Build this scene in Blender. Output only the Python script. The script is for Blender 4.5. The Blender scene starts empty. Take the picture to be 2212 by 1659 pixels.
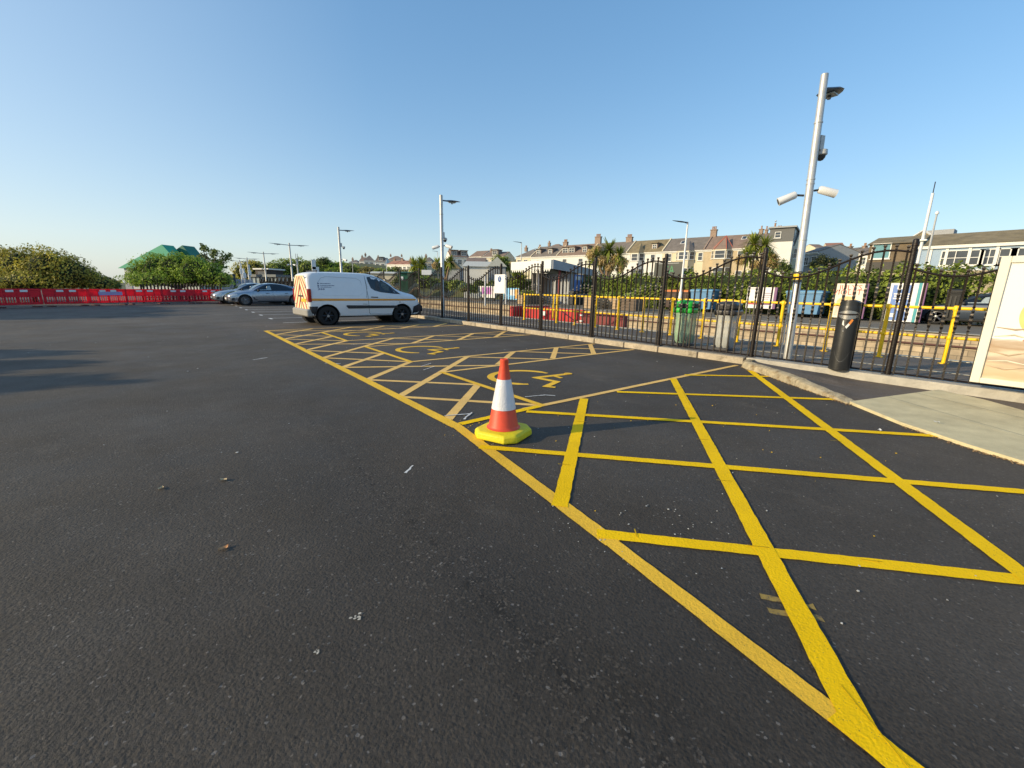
import bpy, math, random
import numpy as np
from mathutils import Vector, Matrix, noise
random.seed(7)
SC = bpy.context.scene
COL = SC.collection
PI = math.pi
rad = math.radians

# ------------------------------------------------------------------ camera model (metres; camera stands at x=0,y=0)
FPX, CX, CY, CAMH, ROLL = 911.0, 1106.0, 829.5, 1.30, 0.018
_p = math.atan(205/FPX)
_F = np.array([0, math.cos(_p), -math.sin(_p)]); _R = np.array([1., 0, 0]); _U = np.cross(_R, _F)
_c, _s = math.cos(ROLL), math.sin(ROLL)
_R, _U = _c*_R+_s*_U, -_s*_R+_c*_U
_n = math.hypot(.785, .62)
_A = np.array([[.785/_n, .62/_n, 0], [-.62/_n, .785/_n, 0], [0, 0, 1]])
_F, _R, _U = _A@_F, _A@_R, _A@_U
_O = np.array([0, 0, CAMH])
def ray(x, y): return _F*FPX+_R*(x-CX)+_U*(CY-y)
def G(x, y, z=0.0):
    d = ray(x, y); return Vector(_O+d*((z-CAMH)/d[2]))
def atX(x, y, X):
    d = ray(x, y); return Vector(_O+d*(X/d[0]))
def W(x, y, d): return Vector(_O+ray(x, y)*(d/FPX))

# ------------------------------------------------------------------ materials
_M = {}
def mat(name, col, rough=.6, var=.18, scale=6., bump=0., metal=0., spec=.5, coat=0., island=0., transl=0., rough_var=.0, bscale=None, dirt=None):
    if name in _M: return _M[name]
    m = bpy.data.materials.new(name); m.use_nodes = True
    nt = m.node_tree; N = nt.nodes; L = nt.links
    b = N['Principled BSDF']
    b.inputs['Roughness'].default_value = rough
    b.inputs['Metallic'].default_value = metal
    b.inputs['Specular IOR Level'].default_value = spec
    if coat: b.inputs['Coat Weight'].default_value = coat; b.inputs['Coat Roughness'].default_value = .06
    tc = N.new('ShaderNodeTexCoord')
    no = N.new('ShaderNodeTexNoise'); no.inputs['Scale'].default_value = scale; no.inputs['Detail'].default_value = 6; no.inputs['Roughness'].default_value = .65
    L.new(tc.outputs['Object'], no.inputs['Vector'])
    mr = N.new('ShaderNodeMapRange'); mr.inputs['From Min'].default_value = .3; mr.inputs['From Max'].default_value = .7
    mr.inputs['To Min'].default_value = 1-var; mr.inputs['To Max'].default_value = 1+var
    L.new(no.outputs['Fac'], mr.inputs['Value'])
    fac = mr.outputs['Result']
    if island:
        g = N.new('ShaderNodeNewGeometry'); m2 = N.new('ShaderNodeMapRange')
        m2.inputs['To Min'].default_value = 1-island; m2.inputs['To Max'].default_value = 1+island
        L.new(g.outputs['Random Per Island'], m2.inputs['Value'])
        mu = N.new('ShaderNodeMath'); mu.operation = 'MULTIPLY'; L.new(fac, mu.inputs[0]); L.new(m2.outputs['Result'], mu.inputs[1]); fac = mu.outputs[0]
    mx = N.new('ShaderNodeVectorMath'); mx.operation = 'SCALE'; mx.inputs[0].default_value = col[:3]
    L.new(fac, mx.inputs['Scale'])
    out = mx.outputs['Vector']
    if dirt:
        n2 = N.new('ShaderNodeTexNoise'); n2.inputs['Scale'].default_value = dirt[1]; n2.inputs['Detail'].default_value = 8; n2.inputs['Roughness'].default_value = .7
        L.new(tc.outputs['Object'], n2.inputs['Vector'])
        r2 = N.new('ShaderNodeMapRange'); r2.inputs['From Min'].default_value = dirt[2]; r2.inputs['From Max'].default_value = dirt[2]+.15
        L.new(n2.outputs['Fac'], r2.inputs['Value'])
        mm = N.new('ShaderNodeMix'); mm.data_type = 'RGBA'; mm.inputs['B'].default_value = (*dirt[0], 1)
        L.new(r2.outputs['Result'], mm.inputs['Factor']); L.new(out, mm.inputs['A']); out = mm.outputs['Result']
    L.new(out, b.inputs['Base Color'])
    if rough_var:
        r3 = N.new('ShaderNodeMapRange'); r3.inputs['To Min'].default_value = rough-rough_var; r3.inputs['To Max'].default_value = rough+rough_var
        L.new(no.outputs['Fac'], r3.inputs['Value']); L.new(r3.outputs['Result'], b.inputs['Roughness'])
    if bump:
        bn = N.new('ShaderNodeTexNoise'); bn.inputs['Scale'].default_value = bscale or scale*6; bn.inputs['Detail'].default_value = 5
        L.new(tc.outputs['Object'], bn.inputs['Vector'])
        bu = N.new('ShaderNodeBump'); bu.inputs['Strength'].default_value = bump; bu.inputs['Distance'].default_value = .02
        L.new(bn.outputs['Fac'], bu.inputs['Height']); L.new(bu.outputs['Normal'], b.inputs['Normal'])
    if transl:
        t = N.new('ShaderNodeBsdfTranslucent'); L.new(out, t.inputs['Color'])
        ms = N.new('ShaderNodeMixShader'); ms.inputs['Fac'].default_value = transl
        L.new(b.outputs[0], ms.inputs[1]); L.new(t.outputs[0], ms.inputs[2])
        L.new(ms.outputs[0], N['Material Output'].inputs['Surface'])
    _M[name] = m
    return m

def leafmat(name, dark, light, island=.35):
    if name in _M: return _M[name]
    m = bpy.data.materials.new(name); m.use_nodes = True
    nt = m.node_tree; N = nt.nodes; L = nt.links
    b = N['Principled BSDF']; b.inputs['Roughness'].default_value = .55; b.inputs['Specular IOR Level'].default_value = .3
    g = N.new('ShaderNodeNewGeometry'); tc = N.new('ShaderNodeTexCoord')
    no = N.new('ShaderNodeTexNoise'); no.inputs['Scale'].default_value = .9; no.inputs['Detail'].default_value = 3
    L.new(tc.outputs['Object'], no.inputs['Vector'])
    ad = N.new('ShaderNodeMath'); ad.operation = 'MULTIPLY_ADD'; ad.inputs[1].default_value = .55
    L.new(g.outputs['Random Per Island'], ad.inputs[0])
    sb = N.new('ShaderNodeMath'); sb.operation = 'MULTIPLY_ADD'; sb.inputs[1].default_value = 1.6; sb.inputs[2].default_value = -.55
    L.new(no.outputs['Fac'], sb.inputs[0]); L.new(sb.outputs[0], ad.inputs[2])
    rp = N.new('ShaderNodeValToRGB'); rp.color_ramp.elements[0].color = (*dark, 1); rp.color_ramp.elements[1].color = (*light, 1)
    L.new(ad.outputs[0], rp.inputs['Fac']); L.new(rp.outputs['Color'], b.inputs['Base Color'])
    t = N.new('ShaderNodeBsdfTranslucent'); L.new(rp.outputs['Color'], t.inputs['Color'])
    ms = N.new('ShaderNodeMixShader'); ms.inputs['Fac'].default_value = .28
    L.new(b.outputs[0], ms.inputs[1]); L.new(t.outputs[0], ms.inputs[2]); L.new(ms.outputs[0], N['Material Output'].inputs['Surface'])
    _M[name] = m
    return m

# ------------------------------------------------------------------ mesh builder
class MB:
    def __init__(s): s.v = []; s.f = []; s.m = []
    def add(s, vs, fs, mi=0):
        o = len(s.v); s.v.extend([tuple(p) for p in vs]); s.f.extend([tuple(i+o for i in f) for f in fs]); s.m.extend([mi]*len(fs)); return s
    def box(s, c, d, rz=0., mi=0, taper=1.):
        x, y, z = d[0]/2, d[1]/2, d[2]/2; cr, sr = math.cos(rz), math.sin(rz); vs = []
        for k, t in ((-1, 1.), (1, taper)):
            for i, j in ((-1, -1), (1, -1), (1, 1), (-1, 1)):
                px, py = i*x*t, j*y*t
                vs.append((c[0]+px*cr-py*sr, c[1]+px*sr+py*cr, c[2]+k*z))
        return s.add(vs, [(3, 2, 1, 0), (4, 5, 6, 7), (0, 1, 5, 4), (1, 2, 6, 5), (2, 3, 7, 6), (3, 0, 4, 7)], mi)
    def rbox(s, c, d, r=.02, mi=0, n=3, rz=0.):
        # box with rounded vertical edges and a small top/bottom chamfer
        x, y, z = d[0]/2, d[1]/2, d[2]/2; ch = min(r*.5, z*.4); cr, sr = math.cos(rz), math.sin(rz)
        def ring(ins, zz):
            o = []
            for (sx, sy, a0) in ((1, 1, 0), (-1, 1, 90), (-1, -1, 180), (1, -1, 270)):
                for k in range(n+1):
                    a = rad(a0+90*k/n); px = sx*(x-r)+math.cos(a)*max(r-ins, .0005); py = sy*(y-r)+math.sin(a)*max(r-ins, .0005)
                    o.append((c[0]+px*cr-py*sr, c[1]+px*sr+py*cr, c[2]+zz))
            return o
        return s.loft([ring(ch, -z), ring(0, -z+ch), ring(0, z-ch), ring(ch, z)], True, True, mi)
    def loft(s, rings, closed=True, caps=True, mi=0):
        n = len(rings[0]); o = len(s.v)
        for r in rings: s.v.extend([tuple(p) for p in r])
        for i in range(len(rings)-1):
            for j in range(n if closed else n-1):
                k = (j+1) % n
                s.f.append((o+i*n+j, o+i*n+k, o+(i+1)*n+k, o+(i+1)*n+j)); s.m.append(mi)
        if caps:
            s.f.append(tuple(o+j for j in reversed(range(n)))); s.m.append(mi)
            s.f.append(tuple(o+(len(rings)-1)*n+j for j in range(n))); s.m.append(mi)
        return s
    def tube(s, pts, r, n=8, mi=0, caps=True):
        pts = [Vector(p) for p in pts]; rr = r if isinstance(r, (list, tuple)) else [r]*len(pts); rings = []
        u = None
        for i, p in enumerate(pts):
            t = (pts[min(i+1, len(pts)-1)]-pts[max(i-1, 0)]).normalized()
            if u is None:
                u = t.orthogonal().normalized()
                if abs(t.z) < .9: u = t.cross(Vector((0, 0, 1))).normalized()
            else: u = (u-t*u.dot(t)).normalized()
            w = t.cross(u)
            rings.append([p+(u*math.cos(2*PI*k/n)+w*math.sin(2*PI*k/n))*rr[i] for k in range(n)])
        return s.loft(rings, True, caps, mi)
    def lathe(s, prof, c=(0, 0, 0), n=24, axis='z', mi=0, caps=True):
        rings = []
        for r, h in prof:
            ring = []
            for k in range(n):
                a = 2*PI*k/n; p = (r*math.cos(a), r*math.sin(a), h)
                if axis == 'y': p = (p[0], p[2], p[1])
                if axis == 'x': p = (p[2], p[0], p[1])
                ring.append((c[0]+p[0], c[1]+p[1], c[2]+p[2]))
            rings.append(ring)
        return s.loft(rings, True, caps, mi)
    def prism(s, poly, vec, mi=0):
        a = [Vector(p) for p in poly]; b = [p+Vector(vec) for p in a]
        return s.loft([a, b], True, True, mi)
    def poly(s, pts, mi=0): return s.add(pts, [tuple(range(len(pts)))], mi)
    def mesh(s, name, mats, smooth=None):
        me = bpy.data.meshes.new(name); me.from_pydata(s.v, [], s.f)
        for m in (mats if isinstance(mats, (list, tuple)) else [mats]): me.materials.append(m)
        me.polygons.foreach_set('material_index', s.m)
        if smooth is not None:
            me.polygons.foreach_set('use_smooth', [True]*len(me.polygons)); me.set_sharp_from_angle(angle=rad(smooth))
        me.update(); return me
    def obj(s, name, mats, parent=None, smooth=None, fix=True):
        me = s.mesh(name, mats, smooth)
        if fix:
            import bmesh
            bm = bmesh.new(); bm.from_mesh(me); bmesh.ops.recalc_face_normals(bm, faces=bm.faces[:]); bm.to_mesh(me); bm.free()
            if smooth is not None: me.set_sharp_from_angle(angle=rad(smooth))
        o = bpy.data.objects.new(name, me); COL.objects.link(o)
        if parent is not None: o.parent = parent
        return o

def tag(o, label, cat, group=None, kind=None):
    if label: o['label'] = label
    if cat: o['category'] = cat
    if group: o['group'] = group
    if kind: o['kind'] = kind
    return o
def thing(name, label, cat, loc=(0, 0, 0), rz=0., group=None):
    o = bpy.data.objects.new(name, None); COL.objects.link(o); o.empty_display_size = .1
    o.location = loc; o.rotation_euler = (0, 0, rz); return tag(o, label, cat, group)
def struct(o): o['kind'] = 'structure'; return o
def copy_tree(o, loc=None, rz=None, label=None, parent=None):
    c = o.copy(); COL.objects.link(c)
    if parent is not None: c.parent = parent
    if loc is not None: c.location = loc
    if rz is not None: c.rotation_euler = (0, 0, rz)
    if label: c['label'] = label
    for ch in o.children: copy_tree(ch, parent=c)
    return c
def bevel(o, w=.01, seg=2, ang=40):
    m = o.modifiers.new('bevel', 'BEVEL'); m.width = w; m.segments = seg; m.limit_method = 'ANGLE'; m.angle_limit = rad(ang); return o

# ------------------------------------------------------------------ world, sun, camera
SUN_EL = 18.5
sx, sy = -.935, .355
W_ = bpy.data.worlds.new('World'); SC.world = W_; W_.use_nodes = True
nt = W_.node_tree; bg = nt.nodes['Background']
sky = nt.nodes.new('ShaderNodeTexSky'); sky.sky_type = 'NISHITA'; sky.sun_disc = False
sky.sun_elevation = rad(SUN_EL); sky.sun_rotation = math.atan2(sx, sy)
sky.altitude = 20; sky.air_density = 1.0; sky.dust_density = 1.1; sky.ozone_density = 3.0
g1 = nt.nodes.new('ShaderNodeVectorMath'); g1.operation = 'SCALE'; g1.inputs['Scale'].default_value = .24
g2 = nt.nodes.new('ShaderNodeGamma'); g2.inputs['Gamma'].default_value = .62
hs = nt.nodes.new('ShaderNodeHueSaturation'); hs.inputs['Saturation'].default_value = 1.42; hs.inputs['Value'].default_value = 6.75
nt.links.new(sky.outputs[0], g1.inputs[0]); nt.links.new(g1.outputs[0], g2.inputs['Color']); nt.links.new(g2.outputs[0], hs.inputs['Color']); 
# low summer haze: paler towards the horizon and towards the sun
wtc = nt.nodes.new('ShaderNodeTexCoord'); wsp = nt.nodes.new('ShaderNodeSeparateXYZ'); nt.links.new(wtc.outputs['Generated'], wsp.inputs[0])
def wm(op, a, b):
    n = nt.nodes.new('ShaderNodeMath'); n.operation = op
    for i, v in enumerate((a, b)):
        if isinstance(v, (int, float)): n.inputs[i].default_value = v
        elif v is not None: nt.links.new(v, n.inputs[i])
    return n.outputs[0]
wz = wm('POWER', wm('SUBTRACT', 1., wm('ABSOLUTE', wsp.outputs['Z'], None)), 5.)
wd = wm('MAXIMUM', wm('ADD', wm('MULTIPLY', wsp.outputs['X'], sx), wm('MULTIPLY', wsp.outputs['Y'], sy)), 0.)
wf = wm('MINIMUM', wm('ADD', wm('MULTIPLY', wz, .38), wm('MULTIPLY', wd, .42)), .8)
hz = nt.nodes.new('ShaderNodeMix'); hz.data_type = 'RGBA'; hz.inputs['B'].default_value = (5.3, 6.0, 6.25, 1)
nt.links.new(wf, hz.inputs['Factor']); nt.links.new(hs.outputs[0], hz.inputs['A']); nt.links.new(hz.outputs['Result'], bg.inputs['Color'])
bg.inputs['Strength'].default_value = .13
sl = bpy.data.lights.new('sun', 'SUN'); sl.energy = 5.0; sl.angle = rad(.55); sl.color = (1., .82, .53)
so = bpy.data.objects.new('sun', sl); COL.objects.link(so)
sd = Vector((sx*math.cos(rad(SUN_EL)), sy*math.cos(rad(SUN_EL)), math.sin(rad(SUN_EL))))
so.rotation_euler = sd.to_track_quat('Z', 'Y').to_euler(); so.location = (-20, 8, 12)
cam = bpy.data.cameras.new('camera'); co = bpy.data.objects.new('camera', cam); COL.objects.link(co)
cam.sensor_width = 36; cam.lens = 36*FPX/2212; cam.clip_end = 5000; cam.clip_start = .05
rm = Matrix([[_R[i], _U[i], -_F[i]] for i in range(3)])
co.matrix_world = Matrix.Translation((0, 0, CAMH)) @ rm.to_4x4()
SC.camera = co
SC.view_settings.view_transform = 'Standard'; SC.view_settings.look = 'None'; SC.view_settings.exposure = 0
SC.cycles.max_bounces = 6; SC.cycles.diffuse_bounces = 3; SC.cycles.glossy_bounces = 3; SC.cycles.transparent_max_bounces = 6
SC.cycles.use_denoising = True

# ------------------------------------------------------------------ ground materials
def asphalt_mat(name, base, seam=False, grain=1.0, warm=0.0):
    m = bpy.data.materials.new(name); m.use_nodes = True
    nt = m.node_tree; N = nt.nodes; L = nt.links; b = N['Principled BSDF']
    tc = N.new('ShaderNodeTexCoord'); P = tc.outputs['Object']
    def math2(op, a, bb, c=None):
        n = N.new('ShaderNodeMath'); n.operation = op
        for i, v in enumerate((a, bb, c)):
            if v is None: continue
            if isinstance(v, (int, float)): n.inputs[i].default_value = v
            else: L.new(v, n.inputs[i])
        return n.outputs[0]
    def noi(scale, det=4, r=.6, vec=P):
        n = N.new('ShaderNodeTexNoise'); n.inputs['Scale'].default_value = scale; n.inputs['Detail'].default_value = det; n.inputs['Roughness'].default_value = r
        L.new(vec, n.inputs['Vector']); return n.outputs['Fac']
    def rng(v, a, bb, c=0., d=1.):
        n = N.new('ShaderNodeMapRange'); n.inputs['From Min'].default_value = a; n.inputs['From Max'].default_value = bb
        n.inputs['To Min'].default_value = c; n.inputs['To Max'].default_value = d; L.new(v, n.inputs['Value']); return n.outputs['Result']
    vo = N.new('ShaderNodeTexVoronoi'); vo.inputs['Scale'].default_value = 115; L.new(P, vo.inputs['Vector'])
    vc = N.new('ShaderNodeSeparateColor'); L.new(vo.outputs['Color'], vc.inputs[0])
    stone = vc.outputs[0]
    speck = rng(stone, .0, 1., .80, 1.18)
    bright = rng(stone, .985, .995, 0., 1.)
    big = rng(noi(.35, 6, .62), .32, .68, .78, 1.26)
    mid = rng(noi(2.6, 5, .65), .3, .72, .9, 1.13)
    f = math2('MULTIPLY', math2('MULTIPLY', speck, big), mid)
    # pale scuffs, tyre dust
    mp = N.new('ShaderNodeMapping'); mp.inputs['Scale'].default_value = (1., .45, 1.); L.new(P, mp.inputs['Vector'])
    sc = rng(noi(1.7, 9, .72, mp.outputs[0]), .58, .80)
    f = math2('ADD', f, math2('MULTIPLY', sc, .75))
    fine = rng(noi(9, 8, .75), .69, .76)
    f = math2('ADD', f, math2('MULTIPLY', fine, .3))
    # oil drips and darker tyre-polished tracks
    oil = rng(noi(.9, 7, .7), .66, .74)
    f = math2('MULTIPLY', f, math2('SUBTRACT', 1., math2('MULTIPLY', oil, .28)))
    pits = rng(noi(70, 3, .6), .30, .40, .55, 1.)
    f = math2('MULTIPLY', f, pits)
    bump_amt = .55
    if seam:
        sp = N.new('ShaderNodeSeparateXYZ'); L.new(P, sp.inputs[0])
        wob = math2('MULTIPLY_ADD', noi(.8, 4), .16, -.08)
        dx = math2('ABSOLUTE', math2('SUBTRACT', math2('ADD', sp.outputs['X'], wob), .90), None)
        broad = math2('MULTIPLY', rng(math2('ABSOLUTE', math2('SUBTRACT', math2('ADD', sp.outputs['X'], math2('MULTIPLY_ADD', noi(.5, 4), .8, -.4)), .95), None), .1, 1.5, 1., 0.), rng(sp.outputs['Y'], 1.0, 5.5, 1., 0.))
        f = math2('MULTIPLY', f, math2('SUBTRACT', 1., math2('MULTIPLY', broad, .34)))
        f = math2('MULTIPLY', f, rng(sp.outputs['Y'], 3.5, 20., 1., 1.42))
        lane = rng(dx, .0, .32, 1., 0.)
        line = rng(dx, .012, .04, 1., 0.)
        coarse = rng(noi(16, 3), .46, .62)
        lane = math2('MULTIPLY', lane, coarse)
        fade = rng(sp.outputs['Y'], 2.5, 9.5, 1., 0.)
        lane = math2('MULTIPLY', lane, fade); line = math2('MULTIPLY', math2('MULTIPLY', line, coarse), fade)
        f = math2('MULTIPLY', f, math2('SUBTRACT', 1., math2('MULTIPLY', line, .22)))
        f = math2('MULTIPLY', f, math2('SUBTRACT', 1., math2('MULTIPLY', lane, .25)))
        f = math2('ADD', f, math2('MULTIPLY', math2('MULTIPLY', lane, rng(stone, .72, .9)), 1.1))
    vs = N.new('ShaderNodeVectorMath'); vs.operation = 'SCALE'; vs.inputs[0].default_value = base; L.new(f, vs.inputs['Scale'])
    mx = N.new('ShaderNodeMix'); mx.data_type = 'RGBA'; mx.inputs['B'].default_value = (.30, .28, .26, 1)
    L.new(math2('MULTIPLY', bright, .35*grain), mx.inputs['Factor']); L.new(vs.outputs[0], mx.inputs['A'])
    L.new(mx.outputs['Result'], b.inputs['Base Color'])
    b.inputs['Roughness'].default_value = .78; b.inputs['Specular IOR Level'].default_value = .28
    L.new(rng(noi(1.1, 5), .3, .7, .66, .9), b.inputs['Roughness'])
    v2 = N.new('ShaderNodeTexVoronoi'); v2.inputs['Scale'].default_value = 75; L.new(P, v2.inputs['Vector'])
    hgt = math2('ADD', math2('MULTIPLY', rng(v2.outputs['Distance'], 0, .7, 1., 0.), .55), math2('MULTIPLY', noi(240, 3), .6))
    hgt = math2('ADD', hgt, math2('MULTIPLY', rng(noi(26, 4, .7), .35, .5), .35))
    bu = N.new('ShaderNodeBump'); bu.inputs['Strength'].default_value = bump_amt*grain; bu.inputs['Distance'].default_value = .006
    L.new(hgt, bu.inputs['Height']); L.new(bu.outputs['Normal'], b.inputs['Normal'])
    return m
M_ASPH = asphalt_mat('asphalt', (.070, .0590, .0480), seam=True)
M_PAVE = asphalt_mat('pavement_asphalt', (.135, .108, .085), grain=.6)
M_CONC = mat('concrete_kerb', (.43, .36, .26), .85, .22, 7, .5, island=.12, dirt=((.16, .13, .085), 5., .57))
M_KERB_OLD = mat('old_kerb', (.40, .335, .22), .9, .35, 10, 1., dirt=((.20, .13, .055), 7., .52))
M_SLAB = mat('beige_concrete', (.58, .50, .30), .85, .18, 3, .3, bscale=90, dirt=((.42, .35, .21), 2.5, .58))
M_CREAM = mat('cream_line', (.55, .50, .38), .8, .25, 9, .2, dirt=((.12, .11, .10), 14., .56))
M_TERR = mat('rough_ground', (.075, .085, .03), .95, .4, .4, .3)
M_BALL = mat('ballast', (.26, .22, .18), .95, .5, 9, 1., bscale=30)

# terrain to the horizon
def hill(x, y):
    def ss(a, b, t):
        t = max(0, min(1, (t-a)/(b-a))); return t*t*(3-2*t)
    z = 2.7*ss(33.3, 37, x)
    z += 9*ss(95, 210, y)*ss(0, 60, x)
    z += 8*ss(95, 180, x)
    return z
mb = MB(); xs = [-1500, -600, -300, -150, -60, 8.3, 8.31, 29.5, 29.51]+[31, 33.4, 34.5, 36, 38, 42, 46, 50, 54, 58, 62, 66, 70, 76, 82, 88, 94, 100]+[110, 125, 140, 160, 180, 220, 300, 500, 900, 2000]
ys = [-900, -400, -150, -60]+[-40+8*i for i in range(34)]+[260, 320, 500, 900, 2000]
for y in ys:
    for x in xs:
        z = -.06 if x <= 8.3 else (-1.0 if x < 29.51 else hill(x, y)-.02)
        if y > 200 and 8.3 < x < 29.51: z = -.06
        mb.v.append((x, y, z))
nx = len(xs)
for j in range(len(ys)-1):
    for i in range(nx-1):
        mb.f.append((j*nx+i, j*nx+i+1, (j+1)*nx+i+1, (j+1)*nx+i)); mb.m.append(0)
struct(mb.obj('ground', M_TERR))
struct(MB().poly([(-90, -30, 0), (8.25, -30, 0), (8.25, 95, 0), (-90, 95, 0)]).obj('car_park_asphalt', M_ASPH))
# concourse behind the fence (near platform), coping lines
struct(MB().box((10.05, 30, -.45), (3.4, 120, 1.1)).obj('platform', asphalt_mat('platform_asphalt', (.15, .125, .10), grain=.6)))
struct(MB().box((9.68, 25, .106), (.07, 100, .004)).obj('platform_line', M_CREAM))
struct(MB().box((11.64, 25, .108), (.2, 100, .012)).obj('platform_coping', M_CREAM))
struct(MB().box((15.9, 60, -.95), (8.0, 220, .12)).obj('track_bed', M_BALL))
struct(MB().box((24.9, 60, -.45), (9.0, 240, 1.1)).obj('far_platform', mat('far_platform_asphalt', (.15, .13, .10), .9, .15, 2, .2)))
struct(MB().box((20.55, 60, .108), (.5, 240, .012)).obj('platform_edge', mat('platform_edge', (.36, .33, .26), .85, .2, 4, .1)))

# stone face of the far platform
def stone_mat(name, c1, c2, mortar, sx_=2.2, sz_=5.):
    m = bpy.data.materials.new(name); m.use_nodes = True; nt = m.node_tree; N = nt.nodes; L = nt.links; b = N['Principled BSDF']
    tc = N.new('ShaderNodeTexCoord'); sp = N.new('ShaderNodeSeparateXYZ'); L.new(tc.outputs['Object'], sp.inputs[0])
    ad = N.new('ShaderNodeMath'); L.new(sp.outputs['X'], ad.inputs[0]); L.new(sp.outputs['Y'], ad.inputs[1])
    cb = N.new('ShaderNodeCombineXYZ'); L.new(ad.outputs[0], cb.inputs['X']); L.new(sp.outputs['Z'], cb.inputs['Y'])
    br = N.new('ShaderNodeTexBrick'); br.inputs['Scale'].default_value = 1.; br.inputs['Brick Width'].default_value = 1/sx_; br.inputs['Row Height'].default_value = 1/sz_
    br.inputs['Mortar Size'].default_value = .012; br.inputs['Color1'].default_value = (*c1, 1); br.inputs['Color2'].default_value = (*c2, 1); br.inputs['Mortar'].default_value = (*mortar, 1)
    L.new(cb.outputs[0], br.inputs['Vector'])
    no = N.new('ShaderNodeTexNoise'); no.inputs['Scale'].default_value = 3; no.inputs['Detail'].default_value = 8; L.new(tc.outputs['Object'], no.inputs['Vector'])
    mr = N.new('ShaderNodeMapRange'); mr.inputs['To Min'].default_value = .5; mr.inputs['To Max'].default_value = 1.5; L.new(no.outputs['Fac'], mr.inputs['Value'])
    vs = N.new('ShaderNodeVectorMath'); vs.operation = 'SCALE'; L.new(br.outputs['Color'], vs.inputs[0]); L.new(mr.outputs['Result'], vs.inputs['Scale'])
    L.new(vs.outputs[0], b.inputs['Base Color']); b.inputs['Roughness'].default_value = .9
    bu = N.new('ShaderNodeBump'); bu.inputs['Strength'].default_value = .6; bu.inputs['Distance'].default_value = .03; L.new(no.outputs['Fac'], bu.inputs['Height']); L.new(bu.outputs['Normal'], b.inputs['Normal'])
    return m
M_STONE = stone_mat('stone_wall', (.50, .40, .27), (.30, .24, .17), (.20, .165, .12))
w = MB().box((20.33, 60, -.46), (.14, 240, 1.05)).obj('platform_wall', M_STONE); tag(w, 'pale coursed stone face of the far platform beyond the yellow railing', 'wall')
p = MB().tube([(20.2, -20, -.30), (20.2, 60, -.30)], .035, 6).obj('cable_pipe', mat('rust_brown', (.11, .05, .04), .7, .2)); tag(p, 'thin brown pipe running along the stone platform face', 'pipe')
for i, x in enumerate((13.0, 14.44, 16.8, 18.24)):
    o = MB().box((x, 5+(55 if i < 2 else 45), -.82), (.07, 90 if i < 2 else 200, .14)).obj('rail', mat('rail_steel', (.10, .06, .045), .5, .2, metal=.4))
    tag(o, ['rusty running rail closest to the near platform', 'rusty running rail second from the near platform', 'rusty running rail third from the near platform', 'rusty running rail beside the stone platform face'][i], 'rail', 'rails of the two tracks')

# ------------------------------------------------------------------ kerbs and right pavement
mb = MB()
y = 3.45
k = 0
M_KERBS = [M_CONC]
kb = MB()
while y < 64:
    L_ = .915; kb.rbox((8.335, y+L_/2, .04), (.19, L_-.022, .165+random.uniform(-.006, .006)), .024, 0, 2); y += L_
o = kb.obj('kerb', M_CONC, smooth=40); struct(o)
# near curved kerb (drops to flush)
cpts = [(8.30, 3.42, .11), (7.86, 3.30, .115), (7.40, 2.72, .115), (6.92, 2.16, .105), (6.52, 1.66, .06), (6.30, 1.38, .018)]
def subdiv(pts, n=5):
    P = [Vector(p) for p in pts]; P = [P[0]*2-P[1]]+P+[P[-1]*2-P[-2]]; out = []
    for i in range(1, len(P)-2):
        for k in range(n):
            t = k/n; a, b, c, d = P[i-1], P[i], P[i+1], P[i+2]
            out.append(.5*((2*b)+(c-a)*t+(2*a-5*b+4*c-d)*t*t+(3*b-a-3*c+d)*t**3))
    out.append(P[-2]); return out
cp = subdiv(cpts)
rings = []
for i, q in enumerate(cp):
    t = (cp[min(i+1, len(cp)-1)]-cp[max(i-1, 0)]); t.z = 0; t.normalize(); nn = Vector((-t.y, t.x, 0))  # to the pavement side
    h = q.z+random.uniform(-.004, .004); j = random.uniform(-.008, .008)
    a = Vector((q.x, q.y, 0))+nn*j
    rings.append([a+Vector((0, 0, -.04)), a+nn*.012+Vector((0, 0, h*.75)), a+nn*.04+Vector((0, 0, h)), a+nn*.15+Vector((0, 0, h+.002)), a+nn*.16+Vector((0, 0, -.04))])
mb = MB()
for i0 in range(0, len(rings)-1, 5):
    seg_ = [list(r_) for r_ in rings[i0:i0+6]]; dz = random.uniform(-.006, .006)
    if len(seg_) > 1:
        seg_[-1] = [q*.94+p*.06 for q, p in zip(seg_[-1], seg_[-2])]
        mb.loft([[q+Vector((0, 0, dz)) for q in r_] for r_ in seg_], False, False)
        mb.add(seg_[-1], [tuple(range(5))]); mb.add(seg_[0], [tuple(range(5))])
struct(mb.obj('dropped_kerb', M_KERB_OLD, smooth=50))
# pavement sheet following kerb heights
pv = [(q.x+.10, q.y-.02, max(q.z-.004, .012)) for q in cp]
tail = [(5.72, .76, .014), (5.36, .25, .014), (5.2, -.06, .014), (4.8, -1.2, .014), (4.4, -3.0, .014)]
mb = MB(); left = pv+tail
nl = len(left)
for i, q in enumerate(left):
    yy = 3.42-(3.42+3.0)*i/(nl-1)
    for t in (0, .25, .5, .75, 1.):
        X = q[0]*(1-t)+8.215*t; Y = q[1]*(1-t)+yy*t; z = q[2]*(1-t)+.045*t
        if Y < 1.5 or (t > 0 and Y < 2.05): z = min(z, .016)
        mb.v.append((X, Y, z))
for i in range(nl-1):
    for t in range(4): mb.f.append((i*5+t, i*5+t+1, (i+1)*5+t+1, (i+1)*5+t)); mb.m.append(0)
struct(mb.obj('pavement', M_PAVE, smooth=60))
sl_ = [(6.34, 1.36, .030), (8.04, .80, .056), (7.75, .35, .054), (7.3, -.06, .052), (6.4, -1.0, .046), (4.9, -1.0, .03), (5.18, -.06, .026), (5.36, .25, .026), (5.74, .78, .026)]
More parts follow.
